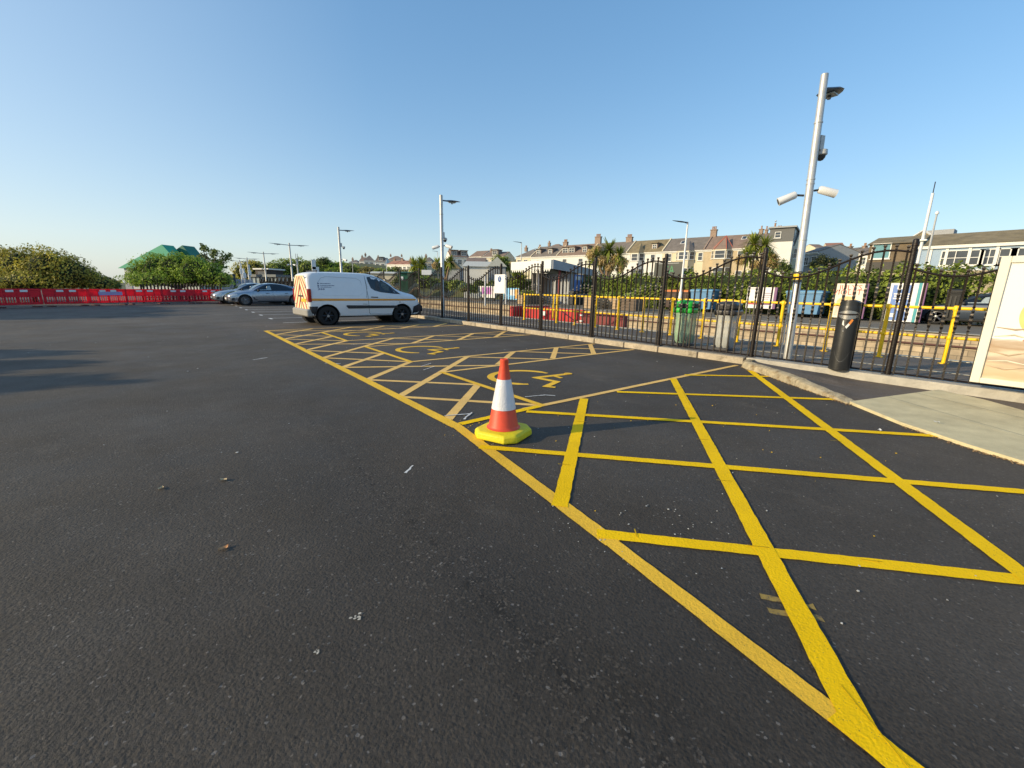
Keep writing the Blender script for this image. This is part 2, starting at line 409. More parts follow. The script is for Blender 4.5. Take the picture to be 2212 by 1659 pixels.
struct(MB().loft([[(a, b, -.01) for a, b, c in sl_], [(a, b, c+(.012 if c > .04 else .005)) for a, b, c in sl_]], True, True).obj('concrete_slab', M_SLAB))
struct(MB().box((8.37, -.1, .05), (.30, 7.0, .17)).obj('fence_plinth', mat('plinth_concrete', (.42, .39, .33), .85, .18, 5, .4, dirt=((.22, .2, .17), 4., .6))))

jt = MB()
for a, b in [((6.9, 1.14), (5.62, -.5)), ((7.5, .96), (6.3, -.9))]:
    a, b = Vector((*a, 0)), Vector((*b, 0)); t_ = (b-a).normalized(); q_ = Vector((-t_.y, t_.x, 0))*.004
    jt.add([(p_.x, p_.y, .069) for p_ in (a+q_, b+q_, b-q_, a-q_)], [(0, 1, 2, 3)])
struct(jt.obj('slab_joint', mat('joint_dark', (.20, .17, .11), .9), fix=False))
# ------------------------------------------------------------------ painted markings
def paintmat(name, col, scuff, dark=(.10, .085, .06)):
    m = bpy.data.materials.new(name); m.use_nodes = True; nt = m.node_tree; N = nt.nodes; L = nt.links; b = N['Principled BSDF']
    b.inputs['Roughness'].default_value = .8; b.inputs['Specular IOR Level'].default_value = .15
    tc = N.new('ShaderNodeTexCoord')
    def noi(sc, det, r, lo, hi, a, c):
        n = N.new('ShaderNodeTexNoise'); n.inputs['Scale'].default_value = sc; n.inputs['Detail'].default_value = det; n.inputs['Roughness'].default_value = r; L.new(tc.outputs['Object'], n.inputs['Vector'])
        q = N.new('ShaderNodeMapRange'); q.inputs['From Min'].default_value = lo; q.inputs['From Max'].default_value = hi; q.inputs['To Min'].default_value = a; q.inputs['To Max'].default_value = c; L.new(n.outputs['Fac'], q.inputs['Value']); return q.outputs['Result'], n
    v, _ = noi(1.3, 6, .6, .3, .7, .84, 1.06)
    sc = N.new('ShaderNodeVectorMath'); sc.operation = 'SCALE'; sc.inputs[0].default_value = col; L.new(v, sc.inputs['Scale']); out = sc.outputs[0]
    for (s_, det, r, lo, hi, k) in ((2.2, 10, .72, .54, .74, scuff), (38, 5, .7, .60, .70, scuff*1.1), (150, 2, .5, .66, .72, .75)):
        f, _ = noi(s_, det, r, lo, hi, 0., k); mm = N.new('ShaderNodeMix'); mm.data_type = 'RGBA'; mm.inputs['B'].default_value = (*dark, 1) if s_ > 100 else (col[0]*.42, col[1]*.40, col[2]*.5+.01, 1)
        L.new(f, mm.inputs['Factor']); L.new(out, mm.inputs['A']); out = mm.outputs['Result']
    L.new(out, b.inputs['Base Color'])
    _, bn = noi(90, 5, .6, 0, 1, 0, 1); bu = N.new('ShaderNodeBump'); bu.inputs['Strength'].default_value = .3; bu.inputs['Distance'].default_value = .02; L.new(bn.outputs['Fac'], bu.inputs['Height']); L.new(bu.outputs['Normal'], b.inputs['Normal'])
    return m
M_YN = paintmat('fresh_yellow_paint', (1.0, .61, .003), .28)
M_YO = paintmat('worn_ochre_paint', (.92, .54, .05), .42)
M_YF = paintmat('pale_ochre_paint', (.90, .565, .18), .38)
M_YS = paintmat('paint_lip', (.55, .36, .005), .2)
M_WH = mat('white_paint', (.62, .61, .58), .7, .15, 5, .2, dirt=((.25, .24, .23), 12., .6))
_lvl = [0]
def strip(mb, a, b, w, z=.004, seg=.045, jit=.0017):
    z = z*.3+_lvl[0]*.0004; _lvl[0] = (_lvl[0]+1) % 4
    a = Vector((a[0], a[1], 0)); b = Vector((b[0], b[1], 0)); L_ = (b-a).length; n = max(2, int(L_/seg)); t = (b-a).normalized(); nn = Vector((-t.y, t.x, 0))
    A = []; B = []
    for i in range(n+1):
        p = a+t*(L_*i/n)
        l1 = w/2+random.uniform(-jit, jit); l2 = w/2+random.uniform(-jit, jit)
        A.append((p.x+nn.x*l1, p.y+nn.y*l1, z)); B.append((p.x-nn.x*l2, p.y-nn.y*l2, z))
    vs = A+B; mb.add(vs, [(i, n+1+i, n+2+i, i+1) for i in range(n)])
fam1, fam2, edge, bayl, mouth = MB(), MB(), MB(), MB(), MB()
for a, b in [((2.02, 5.90), (3.2, 4.72)), ((2.02, 4.72), (3.16, 3.48)), ((2.02, 7.05), (4.25, 5.85)), ((2.02, 8.2), (3.2, 6.95)), ((2.02, 9.3), (3.2, 8.1)), ((2.02, 10.45), (4.3, 9.3)), ((2.02, 11.6), (3.2, 10.5)), ((2.02, 12.75), (3.2, 11.6)), ((2.02, 13.9), (4.3, 12.85)),
             ((4.30, 6.93), (5.50, 5.86)), ((5.6, 6.98), (6.75, 5.86)), ((6.85, 6.9), (7.95, 5.84)),
             ((4.3, 10.5), (5.5, 9.35)), ((5.55, 10.5), (6.7, 9.4)), ((6.8, 10.5), (7.95, 9.4)),
             ((4.3, 14.0), (5.5, 12.95)), ((5.55, 14.0), (6.7, 13.0)), ((6.8, 14.0), (7.95, 13.1))]:
    strip(fam1, a, b, .085, .004)
for a, b in [((2.02, 3.60), (3.15, 4.75)), ((2.02, 4.76), (4.37, 6.94)), ((2.02, 5.90), (3.2, 6.98)), ((2.02, 7.05), (3.2, 8.2)), ((2.02, 8.2), (4.35, 10.5)), ((2.02, 9.4), (3.2, 10.55)), ((2.02, 10.5), (3.2, 11.7)), ((2.02, 11.65), (4.4, 14.05)), ((2.02, 12.8), (3.2, 14.0)),
             ((4.31, 5.88), (5.52, 6.96)), ((5.62, 5.86), (6.82, 7.0)), ((6.8, 5.85), (7.93, 6.96)),
             ((4.3, 9.3), (5.5, 10.5)), ((5.6, 9.35), (6.8, 10.5)), ((6.8, 9.4), (7.95, 10.5)),
             ((4.3, 12.85), (5.5, 14.0)), ((5.6, 12.95), (6.8, 14.0)), ((6.8, 13.0), (7.95, 14.1))]:
    strip(fam2, a, b, .105, .008)
strip(edge, (1.95, 13.98), (1.99, 5.9), .115, .012, .1); strip(edge, (1.99, 5.9), (1.985, 3.35), .115, .012)
edge2 = MB(); strip(edge2, (2.0, 3.44), (1.66, 1.22), .10, .016); strip(edge2, (1.66, 1.24), (1.44, -.05), .085, .016); strip(edge2, (1.44, -.05), (1.2, -1.5), .085, .016)
for a, b in [((1.98, 14.02), (8.1, 14.2)), ((3.16, 12.80), (8.1, 13.1)), ((3.16, 10.53), (8.1, 10.53)), ((3.18, 9.27), (8.1, 9.42)), ((3.2, 6.95), (8.1, 6.98)), ((3.2, 5.80), (8.1, 5.80))]:
    strip(bayl, a, b, .08, .0125, .12)
strip(bayl, (2.9, 3.45), (8.0, 3.46), .08, .0125)
for a, b in [((3.17, 12.84), (3.17, 10.49)), ((3.18, 9.3), (3.18, 6.92)), ((3.17, 5.83), (3.17, 3.42))]: strip(mouth, a, b, .085, .016)
near1, near2 = MB(), MB()
for a, b in [((1.86, 2.78), (4.43, -.09)), ((4.4, -.06), (5.3, -1.05)), ((1.66, 1.33), (3.9, -1.14)), ((2.86, 3.36), (5.57, .48)), ((4.43, 3.38), (6.46, 1.52)), ((6.30, 3.5), (7.40, 2.62))]: strip(near1, a, b, .085, .0205, jit=.0025)
for a, b in [((3.80, 3.38), (1.70, 1.66)), ((5.86, 3.44), (1.47, .12)), ((7.62, 3.06), (2.4, -.58))]: strip(near2, a, b, .10, .0245, jit=.0025)
strip(near2, (2.05, 3.40), (3.12, 3.44), .085, .0205, jit=.0025)
strip(near2, (1.49, .20), (1.415, -.18), .10, .0245, jit=.0025)
for nm, m_, M__ in (('hatch_marking', fam1, M_YF), ('hatch_marking', fam2, M_YF), ('edge_marking', edge, M_YO), ('edge_marking', edge2, M_YO), ('bay_marking', bayl, M_YF), ('bay_marking', mouth, M_YO), ('box_marking', near1, M_YN), ('box_marking', near2, M_YN)):
    struct(m_.obj(nm, M__, fix=False))
lips = MB()
for a, b in [((4.9, 2.70), (4.83, 2.78)), ((3.62, 1.72), (3.55, 1.80)), ((2.93, 1.19), (2.86, 1.27)), ((2.28, .70), (2.21, .78)), ((3.05, 2.79), (3.11, 2.72)), ((2.2, 2.06), (2.14, 2.13)), ((2.55, .38), (2.61, .31)), ((1.80, 1.17), (1.86, 1.23)), ((3.3, 2.93), (3.36, 2.87)), ((5.6, 1.68), (5.54, 1.76)), ((4.6, .98), (4.54, 1.06))]: strip(lips, a, b, .006, .0315, .02, .0015)
for a, b in [((5.2, 2.9), (4.6, 2.45)), ((1.62, .22), (1.46, .02))]: strip(lips, a, b, .003, .0315, .3, .0005)
struct(lips.obj('box_marking', M_YS, fix=False))
# stray yellow brush strokes next to the long diagonal
st = MB()
for a, b in [((1050, 418), (1290, 465)), ((1085, 478), (1325, 515))]:
    a, b = [G((1664+x*.7233)/1.4756, (1600+y*.7233)/1.4756) for x, y in (a, b)]; strip(st, a, b, .032, .004, .02, .008)
struct(st.obj('paint_marking', mat('smudged_paint', (.30, .20, .045), .8, .45, 14, dirt=((.085, .07, .05), 26., .50)), fix=False))
# white bay lines behind the van
wl = MB()
for y in (16.75, 19.2, 21.6, 23.95, 26.3, 28.7, 31.0, 33.3, 35.7, 38.1, 40.5): strip(wl, (2.9, y), (8.0, y+.1), .09, .004, .2)
for y in (19.2, 21.6, 23.95, 26.3, 28.7, 31.0, 33.3): strip(wl, (2.87, y-.5), (2.87, y+.12), .10, .0085, .2)
struct(wl.obj('bay_marking', M_WH, fix=False))
# wheelchair symbols (drawn lying with the head towards the fence)
def wheelchair(cx, cy, name='wheelchair_marking'):
    mb = MB()
    T = lambda u, v, z: (cx+v, cy-u, z*.3)
    arc = [(-.14+.50*math.cos(rad(92+i*236/30)), -.07+.50*math.sin(rad(92+i*236/30))) for i in range(31)]
    A = []; B = []
    for i, (u, v) in enumerate(arc):
        d = Vector((u+.14, v+.07, 0)).normalized(); w_ = .055*(1 if 1 < i < 29 else .6)
        A.append(T(u+d.x*w_, v+d.y*w_, .004)); B.append(T(u-d.x*w_, v-d.y*w_, .004))
    n = len(arc); mb.add(A+B, [(i, i+1, n+i+1, n+i) for i in range(n-1)])
    def bar(a, b, w_, z):
        a, b = Vector((*a, 0)), Vector((*b, 0)); t = (b-a).normalized(); q = Vector((-t.y, t.x, 0))*w_
        mb.poly([T(*(a+q).xy, z), T(*(b+q).xy, z), T(*(b-q).xy, z), T(*(a-q).xy, z)])
    bar((.07, .66), (.0, .0), .050, .0085); bar((.05, .37), (.25, .35), .035, .0125)
    bar((-.02, .03), (.42, .11), .048, .0165); bar((.39, .14), (.555, -.27), .046, .0205); bar((.52, -.26), (.66, -.17), .035, .0245)
    mb.poly([T(.075+.07*math.cos(a*PI/6), .67+.065*math.sin(a*PI/6), .0285) for a in range(12)])
    return struct(mb.obj(name, M_YO, fix=False))
wheelchair(4.10, 4.68); wheelchair(4.12, 8.14); wheelchair(4.14, 11.75)
# white crayon marks left by the line painters
ck = MB()
for a, b, w_ in [((2.05, 3.72), (2.32, 3.62), .02), ((2.15, 3.5), (2.35, 3.66), .018), ((3.25, 3.85), (3.52, 3.78), .02), ((3.52, 3.78), (3.6, 3.68), .02), ((3.1, 6.4), (3.4, 6.6), .02), ((3.0, 6.1), (3.3, 6.3), .02), ((3.0, 9.7), (3.5, 9.85), .02), ((.96, 8.6), (1.2, 8.75), .03), ((1.9, 7.6), (2.1, 7.4), .03), ((1.15, 2.67), (1.25, 2.76), .016)]: strip(ck, a, b, w_, .0045 if a[0] < 2 else .0285, .03, .006)
struct(ck.obj('chalk_marking', M_WH, fix=False))

# crumbs of paint and grit
def crumbs(name, pts, m, smin, smax):
    mb = MB()
    for x, y in pts:
        s_ = random.uniform(smin, smax); n = random.randint(3, 5); a0 = random.random()*6; k = random.uniform(.4, 1.)
        ps = [(x+s_*math.cos(a0+i*2*PI/n)*random.uniform(.6, 1), y+s_*k*math.sin(a0+i*2*PI/n)*random.uniform(.6, 1)) for i in range(n)]
        z = .004+random.uniform(0, .002); mb.prism([(u, v, z) for u, v in ps], (0, 0, s_*.3))
    o = mb.obj(name, m, fix=False); o['kind'] = 'stuff'; return o
ps = [(random.uniform(1.9, 6.5), random.uniform(.0, 3.3)) for _ in range(70)]+[(random.gauss(2.15, .12), random.gauss(1.15, .15)) for _ in range(22)]+[(random.gauss(1.62, .1), random.gauss(1.45, .25)) for _ in range(22)]
crumbs('white_grit', [p_ for p_ in ps if p_[0] < 6.2 or p_[1] > 1.5], mat('grit_white', (.5, .48, .44), .8, .3), .003, .009)
crumbs('white_grit', [(random.uniform(-3, 8), random.uniform(3, 16)) for _ in range(70)], mat('grit_white', (.5, .48, .44)), .006, .018)
crumbs('paint_crumbs', [(random.uniform(1.8, 5.5), random.uniform(.2, 3.4)) for _ in range(34)], M_YN, .004, .011)
kd = []
for i in range(len(cp)-1):
    for _ in range(12): q = cp[i].lerp(cp[i+1], random.random()); kd.append((q.x-abs(random.gauss(0, .035)), q.y-abs(random.gauss(0, .03))))
for a, b in zip(tail, tail[1:3]):
    for _ in range(60): t_ = random.random(); kd.append((a[0]+(b[0]-a[0])*t_-abs(random.gauss(0, .03))-.02, a[1]+(b[1]-a[1])*t_))
crumbs('kerb_debris', kd, mat('debris_brown', (.30, .19, .09), .9, .4, 30), .005, .016)
crumbs('paint_crumbs', [(random.gauss(2.1, .18), random.gauss(3.25, .18)) for _ in range(45)], M_YN, .003, .008)

def leaf(x, y, s_, rz, label, m, name='fallen_leaf', cat='leaf'):
    mb = MB(); n = 7
    for i in range(n+1):
        t = i/n; w_ = math.sin(PI*min(t*1.05, 1))**.7*.34+.01
        c = .12*math.sin(t*7)+.10*(t-.5)**2
        for k in (-1, 0, 1): mb.v.append(((t-.5)*s_, k*w_*s_*.8, s_*(.05+.6*c+(.10*abs(k)))))
    for i in range(n):
        for k in range(2): mb.f.append((i*3+k, i*3+k+1, i*3+k+4, i*3+k+3)); mb.m.append(0)
    o = mb.obj(name, m, smooth=60); o.location = (x, y, .004); o.rotation_euler = (0, 0, rz); return tag(o, label, cat)
M_DRY = mat('dry_leaf', (.55, .27, .11), .8, .3, 40); M_PALE = mat('pale_leaf', (.5, .38, .22), .8, .3, 30)
leaf(.04, 2.36, .055, .6, 'curled brown dead leaf lying alone on the open asphalt', M_DRY)
leaf(.11, 3.27, .055, 2.2, 'pale dry leaf on asphalt, farther right of two beyond the brown leaf', M_PALE)
leaf(-.22, 3.36, .05, 1.2, 'pale dry leaf on asphalt, farther left of two beyond the brown leaf', M_PALE)
leaf(5.3, .86, .075, .3, 'flat white scrap lying on asphalt below the beige slab', mat('scrap_white', (.65, .65, .63), .7, .1), 'paper_scrap', 'litter')
leaf(5.95, .55, .05, 1.3, 'small white scrap lying on the beige concrete slab', mat('scrap_white', (.65, .65, .63)), 'paper_scrap', 'litter').location.z = .055
def splat(x, y, r, label, m, name, cat):
    mb = MB()
    for k in range(7):
        a0 = random.random()*6; d = r*random.uniform(0, 1.1); rr = r*random.uniform(.2, .55); cx_, cy_ = x+d*math.cos(a0), y+d*math.sin(a0)
        mb.poly([(cx_+rr*random.uniform(.5, 1.1)*math.cos(i*2*PI/9), cy_+rr*random.uniform(.4, 1.)*math.sin(i*2*PI/9), .002+k*.0005) for i in range(9)])
    return tag(mb.obj(name, m, fix=False), label, cat)
splat(.42, 1.51, .022, 'white splat of bird dropping on the dark foreground asphalt', mat('dropping', (.5, .46, .38), .8, .4, 60), 'bird_dropping', 'dropping')
splat(.25, 1.43, .010, 'tiny white splat nearer the camera than the larger dropping', mat('dropping', (.5, .48, .42)), 'bird_dropping', 'dropping')

# ------------------------------------------------------------------ traffic cone
M_ORG = mat('cone_orange', (.72, .075, .03), .5, .10, 9, .05, dirt=((.30, .035, .02), 13., .63))
M_REFL = mat('cone_sleeve', (.70, .70, .73), .35, .06, 12, .25, bscale=60, dirt=((.50, .48, .46), 9., .62))
M_CBASE = mat('cone_base_yellow', (.72, .60, .01), .6, .12, 10, .2, dirt=((.10, .085, .02), 22., .64))
t = thing('traffic_cone', 'orange cone with white reflective sleeve and yellow base on the hatching', 'traffic cone', (2.20, 2.90, 0), rad(22))
mb = MB()
def oct_(h, s_, z): return [(s_*a, s_*b, z) for a, b in ((1, .62), (.62, 1), (-.62, 1), (-1, .62), (-1, -.62), (-.62, -1), (.62, -1), (1, -.62))]
mb.loft([oct_(0, .218, .008), oct_(0, .222, .02), oct_(0, .217, .062), oct_(0, .200, .078), oct_(0, .165, .084)], True, True)
bevel(mb.obj('base', M_CBASE, t, smooth=30), .006, 2, 20)
prof = [(.150, .078), (.152, .088), (.140, .094), (.132, .112), (.060, .52), (.0355, .665), (.037, .672), (.037, .700), (.030, .706), (.026, .704), (.024, .66)]
MB().lathe(prof, n=40).obj('cone', M_ORG, t, smooth=40)
MB().lathe([(.1085, .2605), (.1095, .262), (.0625, .5275), (.0612, .528)], n=40, caps=False).obj('reflective_sleeve', M_REFL, t, smooth=40)

# ------------------------------------------------------------------ wavy railing fence
M_IRON = mat('black_iron', (.013, .0085, .0065), .42, .3, 12, .25, spec=.35, bscale=60, dirt=((.045, .018, .008), 9., .60))
PS, P0, FX, ZB = 1.976, 1.42, 8.40, .13
def wave(Y):
    t = (1-((Y-P0)/PS) % 1.0)      # 0 at the far post, 1 at the near post
    lo, hi = 1.575, 1.955
    if t < .25: u = (t+.39)/.64; return hi+(lo-hi)*(.5-.5*math.cos(PI*u))
    if t < .86: u = (t-.25)/.61; return lo+(hi-lo)*(.5-.5*math.cos(PI*u))
    u = (t-.86)/.64*1.0; return hi+(lo-hi)*(.5-.5*math.cos(PI*u))
def wave2(Y): return wave(Y)
fence = thing('railing_fence', 'black wrought iron railing with wavy top along the station platform', 'fence', (0, 0, 0))
def bar_into(mb, Y, rich):
    zt = wave(Y)+.07
    zc = wave(Y)-.60; hw = .0112
    m0 = len(mb.f)
    def sq(z, w_, a=0): return [(FX+w_*math.cos(a+rad(45+90*k))*1.414, Y+w_*math.sin(a+rad(45+90*k))*1.414, z) for k in range(4)]
    if rich:
        rings = [sq(ZB+.02, hw), sq(zc-.15, hw)]
        n = 16
        for i in range(n+1):
            u = i/n; bul = 1+.75*math.sin(PI*u)**.8
            rings.append(sq(zc-.14+.28*u, hw*bul*.8, u*PI*2.0))
        rings += [sq(zc+.15, hw), sq(zt-.05, hw)]
        rings += [sq(zt-.045, .014), sq(zt-.03, .010), sq(zt-.012, .0185), sq(zt, .020), sq(zt+.012, .018), sq(zt+.016, .006)]
        mb.loft(rings, True, True)
        for k_ in range(m0+8, m0+8+64): mb.m[k_] = 1
        for dz in (-.16, .16): mb.lathe([(.012, zc+dz-.012), (.019, zc+dz), (.012, zc+dz+.012)], (FX, Y, 0), 6)
    else:
        mb.loft([sq(ZB+.02, hw), sq(zc-.14, hw), sq(zc-.07, .017, .5), sq(zc, .018, 1.0), sq(zc+.07, .017, 1.5), sq(zc+.14, hw), sq(zt-.03, hw), sq(zt-.012, .018), sq(zt, .019)], True, True)
        for k_ in range(m0+4, m0+20): mb.m[k_] = 1
M_TWI = mat('glint_iron', (.15, .13, .115), .26, .3, 12, metal=1.)  # same iron made paler and glossier on the twists for sun glints
def post_mesh():
    mb = MB()
    mb.lathe([(.036, ZB-.02), (.036, 1.93), (.041, 1.935), (.041, 1.955), (.036, 1.96), (.036, 2.0), (.041, 2.005), (.041, 2.02), (.037, 2.025), (.037, 2.08), (.030, 2.095), (.008, 2.102)], (0, 0, 0), 16)
    mb.box((0, 0, ZB+.003), (.13, .13, .02))
    return mb
pm = None
NP = 30
for k in range(-2, NP+1):
    Y = P0+PS*k
    if pm is None: pm = post_mesh().obj('post', M_IRON, fence, smooth=35); o = pm
    else: o = pm.copy(); COL.objects.link(o)
    o.location = (FX, Y, 0)
for k in range(-2, NP):
    Y0, Y1 = P0+PS*k+.035, P0+PS*(k+1)-.035
    mb = MB()
    n = 14 if k < 8 else 8
    top = [(FX, Y0+(Y1-Y0)*i/n, wave(Y0+(Y1-Y0)*i/n)) for i in range(n+1)]
    mb.tube(top, .0165, 6)
    low = [(FX, y_, z_-.045) for _, y_, z_ in top]
    pan = mb.obj('panel', M_IRON, fence, smooth=50)
    MB().tube([(FX, Y0, ZB+.035), (FX, Y1, ZB+.035)], .014, 4).obj('bottom_rail', M_IRON, pan)
    bars = [P0+PS*k+PS*(i+.5)/15 for i in range(15)]
    if -1 <= k < 5:
        for b in bars:
            m1 = MB(); bar_into(m1, b, True); m1.obj('bar', [M_IRON, M_TWI], pan, smooth=30)
    else:
        m1 = MB()
        for b in bars: bar_into(m1, b, False)
        o = m1.obj('bars', [M_IRON, M_TWI], pan, smooth=30); o['kind'] = 'stuff'

# ------------------------------------------------------------------ yellow railing at the platform edge
M_YR = mat('yellow_rail_paint', (.95, .58, .006), .45, .12, 6, .1, dirt=((.45, .26, .03), 7., .68))
yr = thing('yellow_railing', 'yellow tube handrail with round posts at the platform edge', 'railing', (0, 0, 0))
ys_ = [-.74+.93*i for i in range(16)]
o0 = None
for y in ys_:
    if o0 is None:
        o0 = MB().lathe([(.075, .10), (.075, .115), (.034, .12), (.034, 1.11)], n=12).lathe([(.045, .545), (.05, .56), (.05, .59), (.045, .605)], n=12).lathe([(.044, 1.06), (.046, 1.075), (.046, 1.125), (.03, 1.15)], n=12).obj('post', M_YR, yr, smooth=40); o = o0
    else: o = o0.copy(); COL.objects.link(o)
    o.location = (11.0, y, 0)
for z, r in ((1.10, .028), (.575, .026)):
    MB().tube([(11.0, -2.5, z), (11.0, ys_[-1], z), (13.6 if z > 1 else 11.05, ys_[-1]+(.02 if z > 1 else 0), z)], r, 10).obj('rail', M_YR, yr, smooth=50)
mb = MB().lathe([(.034, .10), (.034, 1.1)], (12.6, ys_[-1]+.01, 0), 10); mb.obj('post', M_YR, yr, smooth=40)
# second, shorter yellow gate frame further along the far platform
g = thing('yellow_gate', 'yellow tubular gate frame standing near the bins on the far platform', 'gate')
a = G(1583, 645, 0); c1 = atX(*((2000+1600/5.53)/1.4756, (900+345/5.53)/1.4756), 22.0); c2 = atX(*((2000+1900/5.53)/1.4756, (900+345/5.53)/1.4756), 22.0)
for q in (c1, c2): MB().tube([(22, q.y, .1), (22, q.y, .95)], .05, 8).obj('post', M_YR, g, smooth=40)
MB().tube([(22, c1.y, .93), (22, c2.y, .93)], .06, 8).obj('rail', M_YR, g, smooth=40)
MB().tube([(22, c1.y, .75), (22, c2.y, .75)], .05, 8).obj('rail', M_YR, g, smooth=40)

# ------------------------------------------------------------------ litter bins behind the fence
def bagmat(name, col, a):
    m = bpy.data.materials.new(name); m.use_nodes = True; nt = m.node_tree; N = nt.nodes; L = nt.links; b = N['Principled BSDF']
    b.inputs['Base Color'].default_value = (*col, 1); b.inputs['Roughness'].default_value = .28
    no = N.new('ShaderNodeTexNoise'); no.inputs['Scale'].default_value = 7; no.inputs['Detail'].default_value = 5; tc = N.new('ShaderNodeTexCoord')
    mp = N.new('ShaderNodeMapping'); mp.inputs['Scale'].default_value = (3, 3, .7); L.new(tc.outputs['Object'], mp.inputs['Vector']); L.new(mp.outputs[0], no.inputs['Vector'])
    bu = N.new('ShaderNodeBump'); bu.inputs['Strength'].default_value = .8; bu.inputs['Distance'].default_value = .03; L.new(no.outputs['Fac'], bu.inputs['Height']); L.new(bu.outputs['Normal'], b.inputs['Normal'])
    t = N.new('ShaderNodeBsdfTransparent'); ms = N.new('ShaderNodeMixShader'); ms.inputs['Fac'].default_value = a
    L.new(t.outputs[0], ms.inputs[1]); L.new(b.outputs[0], ms.inputs[2]); L.new(ms.outputs[0], N['Material Output'].inputs['Surface'])
    return m
def litter_bin(x, y, mlid, mbag, label, ridge):
    t = thing('litter_bin', label, 'litter bin', (x, y, .1), rad(6), 'clear bag bins behind the fence')
    mb = MB().rbox((0, 0, .03), (.40, .34, .06), .05)
    for i, j in ((1, 1), (1, -1), (-1, 1), (-1, -1)): mb.box((i*.17, j*.14, .42), (.03, .03, .74))
    mb.rbox((0, 0, .17), (.30, .26, .2), .05)
    mb.obj('stand', mat('bin_stand', (.05, .05, .055), .5, .2), t, smooth=40)
    rings = []
    for z, s_ in ((.05, .8), (.12, .98), (.3, 1.04), (.5, 1.03), (.66, 1.06), (.76, 1.10)):
        rings.append([(s_*(.215+random.uniform(-.012, .012))*math.copysign(abs(math.cos(a))**.55, math.cos(a)), s_*(.185+random.uniform(-.012, .012))*math.copysign(abs(math.sin(a))**.55, math.sin(a)), z) for a in [2*PI*i/24 for i in range(24)]])
    MB().loft(rings, True, True).obj('bag', mbag, t, smooth=50)
    mb = MB().rbox((0, 0, .80), (.52, .46, .12), .07, n=4)
    mb.rbox((0, 0, .925), (.49, .43, .14), .09, n=4)
    lid = mb.obj('lid', mlid, t, smooth=40); bevel(lid, .015, 2)
    mb = MB()
    mb.rbox((-.238, 0, .91), (.02, .24, .10), .03, n=4); mb.rbox((0, -.210, .91), (.24, .02, .10), .03, n=4)
    mb.obj('opening', mat('bin_opening', (.012, .012, .012), .6, .1), t, smooth=40)
    mb = MB().loft([[(.2*math.cos(2*PI*i/20)*s_, .17*math.sin(2*PI*i/20)*s_, z) for i in range(20)] for s_, z in ((1.05, .99), (1.0, 1.01), (.8, 1.025), (.4, 1.03))], True, True)
    mb.obj('dome', mlid, t, smooth=50)
    return t
litter_bin(9.18, 5.22, mat('bin_green', (.02, .42, .04), .35, .1, 5), bagmat('green_bag', (.42, .62, .42), .62), 'litter bin with bright green lid and pale green bag behind the fence', True)
litter_bin(9.22, 4.30, mat('bin_black', (.035, .032, .032), .35, .15, 5), bagmat('clear_bag', (.62, .64, .62), .60), 'litter bin with dark grey lid and clear bag behind the fence', False)

# ------------------------------------------------------------------ cigarette bin
t = thing('cigarette_bin', 'black round cigarette bin fixed to the front of the railing', 'cigarette bin', (8.225, 1.99, .135))
M_BK = mat('black_plastic', (.020, .020, .020), .36, .2, 8, .08, spec=.5, dirt=((.05, .048, .044), 14., .66))
MB().lathe([(.125, 0), (.14, .01), (.14, .95), (.136, .985)], n=32).obj('body', M_BK, t, smooth=40)
mb = MB(); rings = []
for z, s_ in ((.985, 1.), (1.01, .97), (1.05, .99), (1.075, .97)):
    rings.append([(.136*s_*math.cos(2*PI*i/28), .136*s_*math.sin(2*PI*i/28), z+(.02*math.cos(4*PI*i/28) if z > 1.02 else 0)) for i in range(28)])
mb.loft(rings, True, True).obj('hood', M_BK, t, smooth=40)
# curved parts on the camera-facing side (towards -X and a little -Y)
def curved(mb, a0, a1, z0f, z1f, r, n=14):
    A, B = [], []
    for i in range(n+1):
        a = a0+(a1-a0)*i/n; u = i/n
        A.append((r*math.cos(a), r*math.sin(a), z0f(u))); B.append((r*math.cos(a), r*math.sin(a), z1f(u)))
    mb.add(A+B, [(i, i+1, n+2+i, n+1+i) for i in range(n)])
F0 = PI+.22
mb = MB(); curved(mb, F0-1.05, F0+1.05, lambda u: .84-.04*math.sin(PI*u), lambda u: .90+.035*math.sin(PI*u), .1435)
mb.obj('slot', mat('slot_metal', (.55, .53, .50), .25, .1, metal=.9), t, smooth=60)
mb = MB(); curved(mb, F0-.95, F0+.95, lambda u: .872-.01*math.sin(PI*u), lambda u: .888, .146)
mb.obj('slot_opening', M_IRON, t)
mb = MB(); a = F0-.28
mb.poly([(.1425*math.cos(F0+d), .1425*math.sin(F0+d), z) for d, z in ((.52, .79), (.36, .815), (.12, .745), (.28, .72))]).obj('cigarette_symbol', mat('sticker_orange', (.75, .25, .04), .5), t)
mb = MB(); mb.poly([(.1425*math.cos(F0+d), .1425*math.sin(F0+d), z) for d, z in ((.28, .72), (.12, .745), (-.12, .69), (.02, .66))]); mb.poly([(.1425*math.cos(F0+d), .1425*math.sin(F0+d), z) for d, z in ((-.3, .78), (-.4, .785), (-.42, .72), (-.2, .70), (-.28, .74))])
mb.obj('cigarette_symbol', mat('sticker_white', (.7, .7, .68), .5, .05), t)
mb = MB(); curved(mb, F0-.75, F0+.75, lambda u: .30-.16*math.sin(PI*u), lambda u: .306-.16*math.sin(PI*u), .1425, 20)
mb.obj('moulded_line', mat('bin_grey_line', (.13, .13, .13), .5), t)
MB().lathe([(.012, -.1435), (.009, -.146)], (0, 0, .62), 10, 'x').obj('lock', mat('lock_steel', (.3, .3, .3), .3, metal=.8), t)

